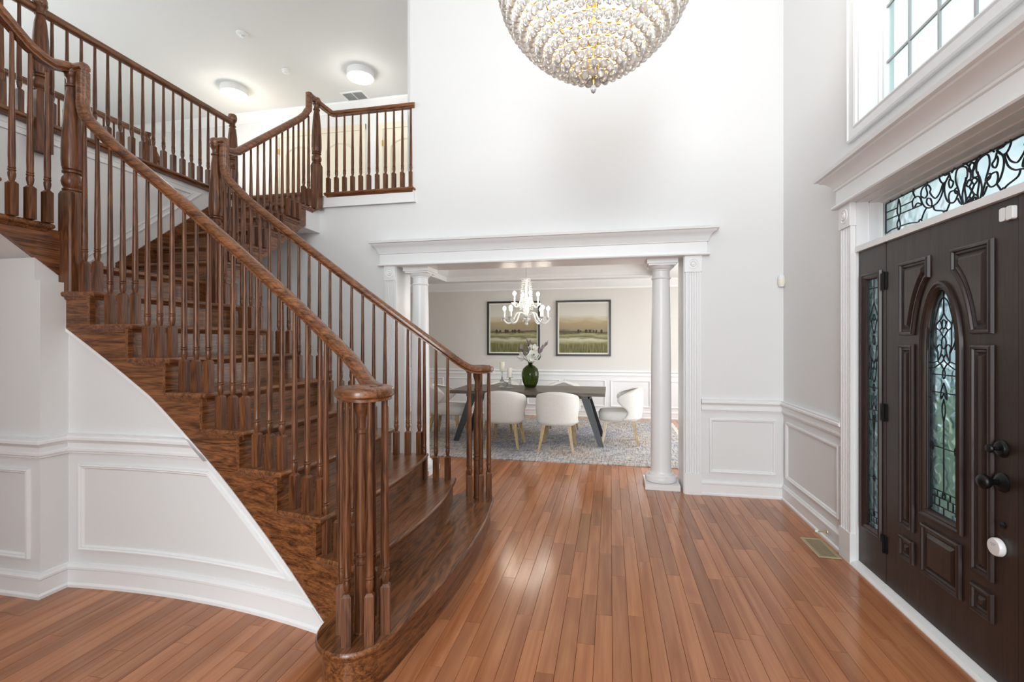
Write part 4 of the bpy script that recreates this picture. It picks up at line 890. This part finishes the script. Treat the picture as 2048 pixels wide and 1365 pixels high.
e = tag(empty('mosaic_lamp', (-6.6, 4.05, UP)), 'glowing leaded-glass lamp shade partly hidden behind the near newel post', 'lamp')
MB().lathe([(.16, .42), (.15, .46), (.10, .56), (.03, .60)], 16).build('lamp_shade', 'lamp_diffuser', e); MB().lathe([(.09, 0), (.09, .02), (.02, .05), (.015, .3), (.02, .44)], 14).build('base', 'brass', e)
mb = MB()
for k in range(8): a = 2*PI*k/8; mb.tube([(.163*math.cos(a), .163*math.sin(a), .42), (.152*math.cos(a), .152*math.sin(a), .46), (.102*math.cos(a), .102*math.sin(a), .56), (.032*math.cos(a), .032*math.sin(a), .60)], .004, 5)
mb.build('lead_lines', 'lead', e)

# ================================================================ small foyer things
e = tag(empty('floor_vent', (1.44, 3.71, .002)), 'brass floor register in the wood floor by the door wall', 'vent')
MB().frame(rect(-.07, .07, -.165, .165), [(0, 0), (.003, .005), (.020, .006), (.022, 0)], lambda u, v, h: (u, v, h)).build('frame', 'grille_metal', e); MB().box(-.05, -.145, -.001, .05, .145, .0005).build('backing', 'dark_gap', e, None)
for k in range(18): MB().box(-.05, -.142+k*.0165, 0, .05, -.136+k*.0165, .004).build('slat', 'grille_metal', e, None)
MB().box(-.002, -.145, 0, .002, .145, .0045).build('divider', 'grille_metal', e, None)
e = tag(empty('motion_sensor', (1.535, 4.775, 2.01), math.radians(45)), 'small white motion detector in the wall corner', 'sensor')
MB().lathe([(.001, -.06), (.022, -.055), (.030, -.03), (.030, .03), (.022, .05), (.001, .055)], 18).build('body', 'white_plastic', e); MB().lathe([(.0305, -.028), (.0325, -.02), (.0325, .0), (.0305, .006)], 18).build('lens', 'wax', e)
e = tag(empty('door_stop', (1.534, 3.83, .075)), 'springy metal door stop on the baseboard above the floor register', 'door stop')
MB().lathe([(.014, 0), (.012, .006), (.005, .010), (.005, .065)], 10, (0, 0, 0), MX).build('spring', 'grille_metal', e); MB().lathe([(.008, .063), (.009, .07), (.007, .08), (.001, .081)], 10, (0, 0, 0), MX).build('tip', 'white_plastic', e)

# ================================================================ dining room
rug = tag(empty('area_rug', (0, 0, 0)), 'faded blue and beige patterned rug under the dining table', 'rug')
MB().box(-3.36, 5.70, .0, 1.02, 8.9, .010).build('pile', 'rug', rug, None)
for s, xx in ((1, 1.02), (-1, -3.36)):
    mb = MB(); rr = random.Random(5)
    for k in range(150):
        y = 5.71+k*.0212; mb.box(xx, y, .001, xx+s*(.05+rr.random()*.02), y+.012, .006)
    mb.build('fringe', 'fringe', rug, None)['kind'] = 'stuff'
tb = tag(empty('dining_table', (-1.165, 7.0, .01)), 'long dark grey-brown dining table with splayed metal legs', 'table')
mb = MB()
for k in range(4): MB().box(-1.095, -.50+k*.25+.0012, .70, 1.095, -.25+k*.25-.0012, .745).build('tabletop_plank', 'table_wood', tb, None)
MB().box(-.88, -.32, .645, .88, -.28, .70).box(-.88, .28, .645, .88, .32, .70).box(-.90, -.32, .645, -.86, .32, .70).box(.86, -.32, .645, .90, .32, .70).build('apron', 'table_wood', tb, None)
for sx in (1, -1):
    for sy in (1, -1):
        a = (sx*.80, sy*.27); b = (sx*1.04, sy*.37); q = .035
        MB().hexa([(b[0]-q, b[1]-.02, 0), (b[0]+q, b[1]-.02, 0), (b[0]+q, b[1]+.02, 0), (b[0]-q, b[1]+.02, 0)], [(a[0]-q*1.6, a[1]-.03, .70), (a[0]+q*1.6, a[1]-.03, .70), (a[0]+q*1.6, a[1]+.03, .70), (a[0]-q*1.6, a[1]+.03, .70)]).build('leg', 'table_metal', tb, None)
# barrel chair, back towards local -y
def chair_proto():
    e = empty('dining_chair')
    NA, NV = 28, 10; loops = []
    def sh(t_, v, off):
        zf = .345+v*1.0
        A = 62+46*math.sin(PI*min(1, max(0, (v-.18)/.82)))**.8 if v > .18 else 70-8*v/.18
        A = [92, 84, 76, 72, 74, 82, 93, 101, 103, 98, 86][min(10, int(round(v*10)))]
        th = math.radians(A)*t_; top = .80-.085*(abs(t_)**2.2); z = .335+v*(top-.335)
        R = .285+.015*math.sin(PI*v)-off; lean = .03*v
        return Vector((R*math.sin(th), -R*math.cos(th)*1.0-lean*math.cos(th*.8), z))
    T = .062; grid = []
    for j in range(NV+1):
        v = j/NV; ring = []
        tk = T*(.55+.45*math.sin(PI*min(.9, max(.1, v)))) if 0 else T*(1 if v < .9 else .8)
        for i in range(NA+1): ring.append(sh(-1+2*i/NA, v, 0))
        for i in range(NA+1): ring.append(sh(1-2*i/NA, v, tk))
        grid.append([tuple(p) for p in ring])
    ob = MB().loops(grid).build('back_shell', 'linen', e, 80)
    md = ob.modifiers.new('s', 'SUBSURF'); md.levels = 1; md.render_levels = 1
    def sup(rx, ry, z, n=32, cy=.0): return [(math.copysign(abs(math.cos(2*PI*i/n))**.6, math.cos(2*PI*i/n))*rx, cy+math.copysign(abs(math.sin(2*PI*i/n))**.6, math.sin(2*PI*i/n))*ry, z) for i in range(n)]
    MB().loops([sup(.235, .255, .335, cy=.03), sup(.25, .275, .35, cy=.03), sup(.252, .28, .43, cy=.03), sup(.235, .262, .462, cy=.03), sup(.19, .21, .472, cy=.03)]).build('seat', 'linen', e, 60)
    MB().box(-.0015, -.320, .36, .0015, -.312, .72).build('back_seam', 'linen', e, None)
    for sx in (1, -1):
        for sy in (1, -1):
            a = (sx*.165, -.17 if sy < 0 else .20); b = (sx*.225, -.235 if sy < 0 else .25)
            MB().hexa([(b[0]-.014, b[1]-.014, 0), (b[0]+.014, b[1]-.014, 0), (b[0]+.014, b[1]+.014, 0), (b[0]-.014, b[1]+.014, 0)], [(a[0]-.025, a[1]-.025, .345), (a[0]+.025, a[1]-.025, .345), (a[0]+.025, a[1]+.025, .345), (a[0]-.025, a[1]+.025, .345)]).build('leg', 'leg_wood', e, None)
    return e
chairs = [(-1.43, 6.46, 0, 'cream barrel dining chair seen from behind, nearest the stair volute'), (-.70, 6.44, 0, 'cream barrel dining chair seen from behind, right of centre in front of the table'),
          (.14, 6.98, 90, 'cream barrel dining chair at the table end by the right column'), (-2.47, 7.02, -90, 'cream barrel dining chair at the far left table end behind the balusters'),
          (-1.75, 7.62, 180, 'cream barrel dining chair across the table behind the candles'), (-.75, 7.62, 180, 'cream barrel dining chair across the table right of the green vase')]
cp = chair_proto()
for i, (x_, y_, rz, lab) in enumerate(chairs):
    if i == 0: c = cp
    else:
        c = cp.copy(); COL.objects.link(c)
        for k in cp.children:
            q = k.copy(); COL.objects.link(q); q.parent = c
    c.location = (x_, y_, .010); c.rotation_euler = (0, 0, math.radians(rz)); tag(c, lab, 'chair', 'cream dining chairs around the table')
TT = .756
# vase with flowers
vz = tag(empty('glass_vase', (-1.19, 7.12, TT)), 'green glass vase of white magnolias on the dining table', 'vase')
MB().lathe([(.065, 0), (.085, .01), (.118, .09), (.133, .17), (.132, .22), (.112, .285), (.070, .325), (.036, .345), (.030, .365), (.038, .380), (.034, .380), (.026, .365), (.032, .345), (.064, .322), (.106, .282), (.126, .22), (.127, .17), (.112, .09), (.080, .016), (.002, .012)], 32).build('body', 'vase_glass', vz)
def petal(n_r, ln, w_, cup, mb, Mx):
    R_, C_ = 5, 4; vs = []
    for i in range(R_+1):
        t_ = i/R_; ww = w_*math.sin(PI*(.12+.83*t_))**.8
        for j in range(C_+1):
            s_ = -1+2*j/C_; p = Vector((ln*t_, ww*s_, cup*(t_**2)*ln-.25*ww*(1-s_*s_)+.0)); vs.append(tuple(Mx @ p))
    fs = [(i*(C_+1)+j, i*(C_+1)+j+1, (i+1)*(C_+1)+j+1, (i+1)*(C_+1)+j) for i in range(R_) for j in range(C_)]
    mb.add(vs, fs)
def flower(c, d, size, par):
    d = Vector(d).normalized(); q = d.to_track_quat('Z', 'Y').to_matrix().to_4x4(); e_ = empty('flower'); e_.parent = par
    fl = MB().tube([Vector((0, 0, .30)), Vector((c[0]*.3, c[1]*.3, .40)), Vector(c)*.98], .004, 5).build('stem', 'stem_dark', par)
    for ring, (k, cup, ln) in enumerate(((6, .35, 1), (4, 1.1, .7))):
        for i in range(k):
            mb = MB(); petal(0, size*ln, size*.42*ln, cup, mb, Matrix.Translation(c) @ q @ Matrix.Rotation(2*PI*i/k+ring*.4, 4, 'Z') @ Matrix.Rotation(-.35-.3*ring, 4, 'Y')); mb.build('petal', 'petal', fl, 80)
    MB().lathe([(.003, 0), (.012, .01), (.008, .03), (.001, .035)], 8, c, q.to_3x3().to_4x4()).build('flower_centre', 'leaf_green', fl)
    bpy.data.objects.remove(e_)
flower((.055, -.06, .475), (.25, -1, .25), .115, vz); flower((-.10, -.03, .455), (-.8, -.6, .1), .10, vz); flower((.035, .01, .565), (.2, -.6, .8), .10, vz)
def leafy(base, tip, n, ln, w_, mt, par, rs):
    r_ = random.Random(rs); base = Vector(base); tip = Vector(tip)
    st = MB().tube([Vector((0, 0, .30)), base, base.lerp(tip, .5), tip], .003, 5).build('stem', 'stem_dark', par)
    for i in range(n):
        t_ = .25+.75*i/max(1, n-1); p = base.lerp(tip, t_); d = (tip-base).normalized()+Vector((r_.uniform(-1, 1), r_.uniform(-1, 1), r_.uniform(-.2, .7)))*.8
        mb = MB(); petal(0, ln*r_.uniform(.7, 1.1), w_, .1, mb, Matrix.Translation(p) @ d.to_track_quat('X', 'Z').to_matrix().to_4x4()); mb.build('leaf', mt, st, 80)
leafy((-.02, .0, .45), (-.03, 0, .68), 16, .09, .024, 'leaf_mauve', vz, 1); leafy((-.06, 0, .45), (-.135, -.02, .58), 11, .08, .022, 'leaf_mauve', vz, 2); leafy((.09, 0, .45), (.235, 0, .65), 12, .09, .023, 'leaf_mauve', vz, 3)
leafy((.05, -.04, .40), (.13, -.05, .42), 2, .10, .032, 'leaf_green', vz, 4); leafy((-.02, -.04, .40), (-.05, -.05, .42), 2, .075, .028, 'leaf_green', vz, 9); leafy((.03, -.05, .52), (.05, -.06, .54), 2, .06, .02, 'leaf_green', vz, 6)
def holder(x_, y_, h, lab, lab2, ball):
    e = tag(empty('candle_holder', (x_, y_, TT)), lab, 'candle holder', 'glass candle holders')
    MB().lathe([(.052, 0), (.052, .006), (.02, .016), (.012, .022)], 20).build('foot', 'crystal', e)
    if ball: pr = [(.012, .02), (.018, .032), (.012, .044), (.034, .065), (.036, .085), (.030, .105), (.012, .122), (.020, .14), (.012, .155), (.010, h-.02), (.014, h-.008)]
    else: pr = [(.012, .02), (.024, .035), (.012, .048), (.024, .062), (.012, .076), (.024, .092), (.014, .105), (.020, .12), (.012, h-.008)]
    MB().lathe(pr, 20).build('stem', 'crystal', e); MB().lathe([(.014, h-.01), (.052, h-.005), (.053, h), (.04, h), (.001, h-.001)], 20).build('drip_tray', 'crystal', e)
    c = tag(empty('pillar_candle', (x_, y_, TT+h)), lab2, 'candle', 'cream pillar candles')
    MB().lathe([(.037, 0), (.0375, .004), (.0375, .137), (.034, .142), (.03, .136), (.001, .133)], 22).build('wax_body', 'wax', c); MB().tube([(0, 0, .13), (.001, 0, .147)], .0015, 5).build('wick', 'rubber', c)
holder(-1.625, 7.10, .245, 'taller clear glass candle holder with a ball stem', 'cream pillar candle on the taller glass holder', True); holder(-1.49, 7.03, .16, 'shorter clear glass candle holder with stacked discs', 'cream pillar candle on the shorter glass holder', False)
# paintings
def painting(x0, x1, z0, z1, lab, seed, tree_c):
    e = tag(empty('framed_painting', ((x0+x1)/2, YD, (z0+z1)/2)), lab, 'painting', 'framed landscape paintings'); w_, h_ = (x1-x0)/2, (z1-z0)/2
    F = lambda u, v, h: (u, -h, v)
    MB().frame(rect(-w_, w_, -h_, h_), [(0, 0), (0, .035), (.035, .035), (.036, .012), (.036, 0)], F).build('frame', 'black_frame', e); MB().frame(rect(-w_+.034, w_-.034, -h_+.034, h_-.034), [(0, .014), (.028, .016), (.03, .010)], F).build('inner_mat', 'fringe', e)
    m, t, b = mat('painting_%d' % seed, (.5, .5, .4), .7); tc = nd(t, 'ShaderNodeTexCoord'); sp = nd(t, 'ShaderNodeSeparateXYZ'); t.links.new(tc.outputs['Object'], sp.inputs[0])
    mp = nd(t, 'ShaderNodeMapping'); mp.inputs['Scale'].default_value = (2.2, 1, 9); mp.inputs['Location'].default_value = (seed*3.1, 0, seed); t.links.new(tc.outputs['Object'], mp.inputs[0])
    n1 = nd(t, 'ShaderNodeTexNoise', i_Scale=1.2, i_Detail=5.0, i_Roughness=.6); t.links.new(mp.outputs[0], n1.inputs[0])
    mr = nd(t, 'ShaderNodeMapRange'); mr.inputs[1].default_value = -h_; mr.inputs[2].default_value = h_; t.links.new(sp.outputs[2], mr.inputs[0])
    ad = nd(t, 'ShaderNodeMath', operation='MULTIPLY_ADD'); ad.inputs[1].default_value = .16; t.links.new(n1.outputs[0], ad.inputs[0]); sb = nd(t, 'ShaderNodeMath', operation='SUBTRACT'); sb.inputs[1].default_value = .08; t.links.new(mr.outputs[0], sb.inputs[0]); t.links.new(sb.outputs[0], ad.inputs[2])
    c = ramp(t, ad.outputs[0], [(.02, (.06, .06, .02)), (.20, (.17, .155, .055)), (.29, (.60, .57, .40)), (.33, (.15, .14, .07)), (.38, (.40, .37, .18)), (.43, (.07, .055, .035)), (.47, (.32, .26, .17)), (.60, (.42, .32, .17)), (.68, (.58, .52, .40)), (.74, (.66, .64, .57)), (.95, (.58, .57, .50))])
    mp2 = nd(t, 'ShaderNodeMapping'); mp2.inputs['Scale'].default_value = (45, 1, 5); t.links.new(tc.outputs['Object'], mp2.inputs[0]); n2 = nd(t, 'ShaderNodeTexNoise', i_Scale=1.0, i_Detail=3.0); t.links.new(mp2.outputs[0], n2.inputs[0])
    gm = nd(t, 'ShaderNodeMapRange'); gm.inputs[1].default_value = .30; gm.inputs[2].default_value = .16; gm.inputs[3].default_value = 0; gm.inputs[4].default_value = .75; t.links.new(mr.outputs[0], gm.inputs[0])
    cg = ramp(t, n2.outputs[0], [(.3, (.045, .045, .012)), (.5, (.16, .15, .05)), (.75, (.38, .34, .15))]); mx = nd(t, 'ShaderNodeMix', data_type='RGBA'); t.links.new(gm.outputs[0], mx.inputs[0]); t.links.new(c, mx.inputs[6]); t.links.new(cg, mx.inputs[7]); t.links.new(mx.outputs[2], b.inputs['Base Color'])
    cv = MB().box(-w_+.05, -.012, -h_+.05, w_-.05, -.004, h_-.05).build('canvas', 'painting_%d' % seed, e, None)
    mb = MB(); rr = random.Random(seed)
    for k in range(7):
        u = tree_c+(k-3)*.075+rr.uniform(-.02, .02); s_ = rr.uniform(.018, .034); zc = -h_+2*h_*.445
        mb.loops([[(u+s_*.8*math.cos(2*PI*i/9)*rr.uniform(.7, 1.1), yy, zc+s_*1.2*math.sin(2*PI*i/9)) for i in range(9)] for yy in (-.0122, -.0135)])
    mb.build('painted_trees', 'tree_paint', cv, None)
mat('black_frame', (.018, .014, .011), .35); mat('tree_paint', (.055, .045, .032), .8)
painting(-2.429, -1.361, 1.184, 2.257, 'dark-framed field landscape painting partly behind the dining chandelier', 1, -.1); painting(-1.045, .009, 1.173, 2.253, 'dark-framed field landscape painting right of the flower vase', 2, .12)
# recessed lights in the tray
for x_, y_, lab in ((-3.0, 8.62, 'round recessed downlight at the left of the dining tray ceiling'), (.25, 8.45, 'round recessed downlight at the right of the dining tray ceiling')):
    e = tag(empty('recessed_light', (x_, y_, 2.90)), lab, 'downlight', 'dining downlights'); MB().lathe([(.085, 0), (.085, -.006), (.065, -.008), (.064, -.002)], 24).build('trim_ring', 'white_plastic', e); MB().lathe([(.001, -.004), (.064, -.004), (.064, -.002), (.001, -.001)], 24).build('lens', 'lamp_diffuser', e)
# dining chandelier
dc = tag(empty('candle_chandelier', (-1.265, 7.2, 0)), 'two-tier crystal candle-style chandelier over the dining table', 'chandelier')
MB().lathe([(.004, 1.70), (.026, 1.715), (.026, 1.74), (.010, 1.76), (.045, 1.775), (.055, 1.80), (.030, 1.83), (.018, 1.86), (.040, 1.90), (.046, 1.95), (.022, 2.0), (.016, 2.06), (.028, 2.10), (.018, 2.14), (.012, 2.34), (.030, 2.37), (.058, 2.40), (.062, 2.415), (.01, 2.42), (.006, 2.46)], 18).build('column', 'crystal_white', dc)
mb = MB()
for k in range(18): z = 2.46+k*.0245; a = PI/2*(k % 2); mb.tube([(math.cos(a)*.009*math.cos(2*PI*i/8), math.sin(a)*.009*math.cos(2*PI*i/8), z+.016*math.sin(2*PI*i/8)) for i in range(8)], .0025, 4, True)
mb.build('chain', 'vent_grey', dc, None); MB().lathe([(.01, 2.86), (.05, 2.88), (.06, 2.90)], 16).build('ceiling_rose', 'vent_grey', dc)
def tier(n, R_, zc, zb_, z0, ph):
    for k in range(n):
        a = 2*PI*k/n+ph; c, s = math.cos(a), math.sin(a); P = lambda r, z: (r*c, r*s, z)
        arm = MB().tube([tuple(p) for p in crom([P(.03, z0), P(R_*.40, z0+.03), P(R_*.62, zb_+.03), P(R_*.86, zb_), P(R_*1.02, zb_+.05), P(R_, zc-.02)], 5)], .012, 6).build('arm', 'crystal_white', dc)
        cup = MB().lathe([(.012, zc-.025), (.045, zc-.005), (.052, zc+.006), (.045, zc+.004), (.014, zc-.008), (.016, zc+.02), (.001, zc+.02)], 12, P(R_, 0)).build('bobeche', 'crystal_white', arm)
        MB().lathe([(.012, zc+.005), (.012, zc+.115), (.001, zc+.116)], 10, P(R_, 0)).build('candle_sleeve', 'trim_white', arm)
        MB().lathe([(.006, zc+.112), (.022, zc+.128), (.027, zc+.147), (.020, zc+.168), (.002, zc+.182)], 12, P(R_, 0)).build('bulb', 'bulb_bright', arm)
        for j in range(4):
            b = 2*PI*j/4+.3; MB().lathe([(.001, zc-.048), (.007, zc-.036), (.004, zc-.014), (.001, zc-.006)], 6, (R_*c+.046*math.cos(b), R_*s+.046*math.sin(b), 0)).build('drop', 'crystal_white', cup)
        if n < 6 or k % 2 == 0: point('candle_light', P(R_, zc+.15), 2.6, (1, .86, .66), .02, dc)
tier(8, .335, 1.815, 1.735, 1.86, .2); tier(4, .19, 2.04, 1.985, 2.09, .5)
for k in range(8):
    a = 2*PI*k/8; mb = MB()
    for j in range(16):
        t_ = j/15; r = .06+.035*math.sin(PI*t_*.5)-.0*t_; z = 2.39-.44*t_; mb.lathe([(.001, -.012), (.012, 0), (.001, .012)], 6, (r*math.cos(a), r*math.sin(a), z))
    mb.build('bead_strand', 'crystal_white', dc, None)

# ================================================================ roots at the things' bases
for root, base in ((stair, (-2.2, 2.8, 0)), (gal, (XL, 2.8, 3.075)), (bal, (-2.6, YB, 3.075)), (gb, (-5.465, 2.9, 3.075)), (rug, (-1.17, 7.3, 0)), (ch, (-.095, 2.74, 2.86)), (dc, (-1.265, 7.2, 1.70))):
    d = Vector(base)-root.location; root.location = base
    for c in root.children: c.location = c.location-d
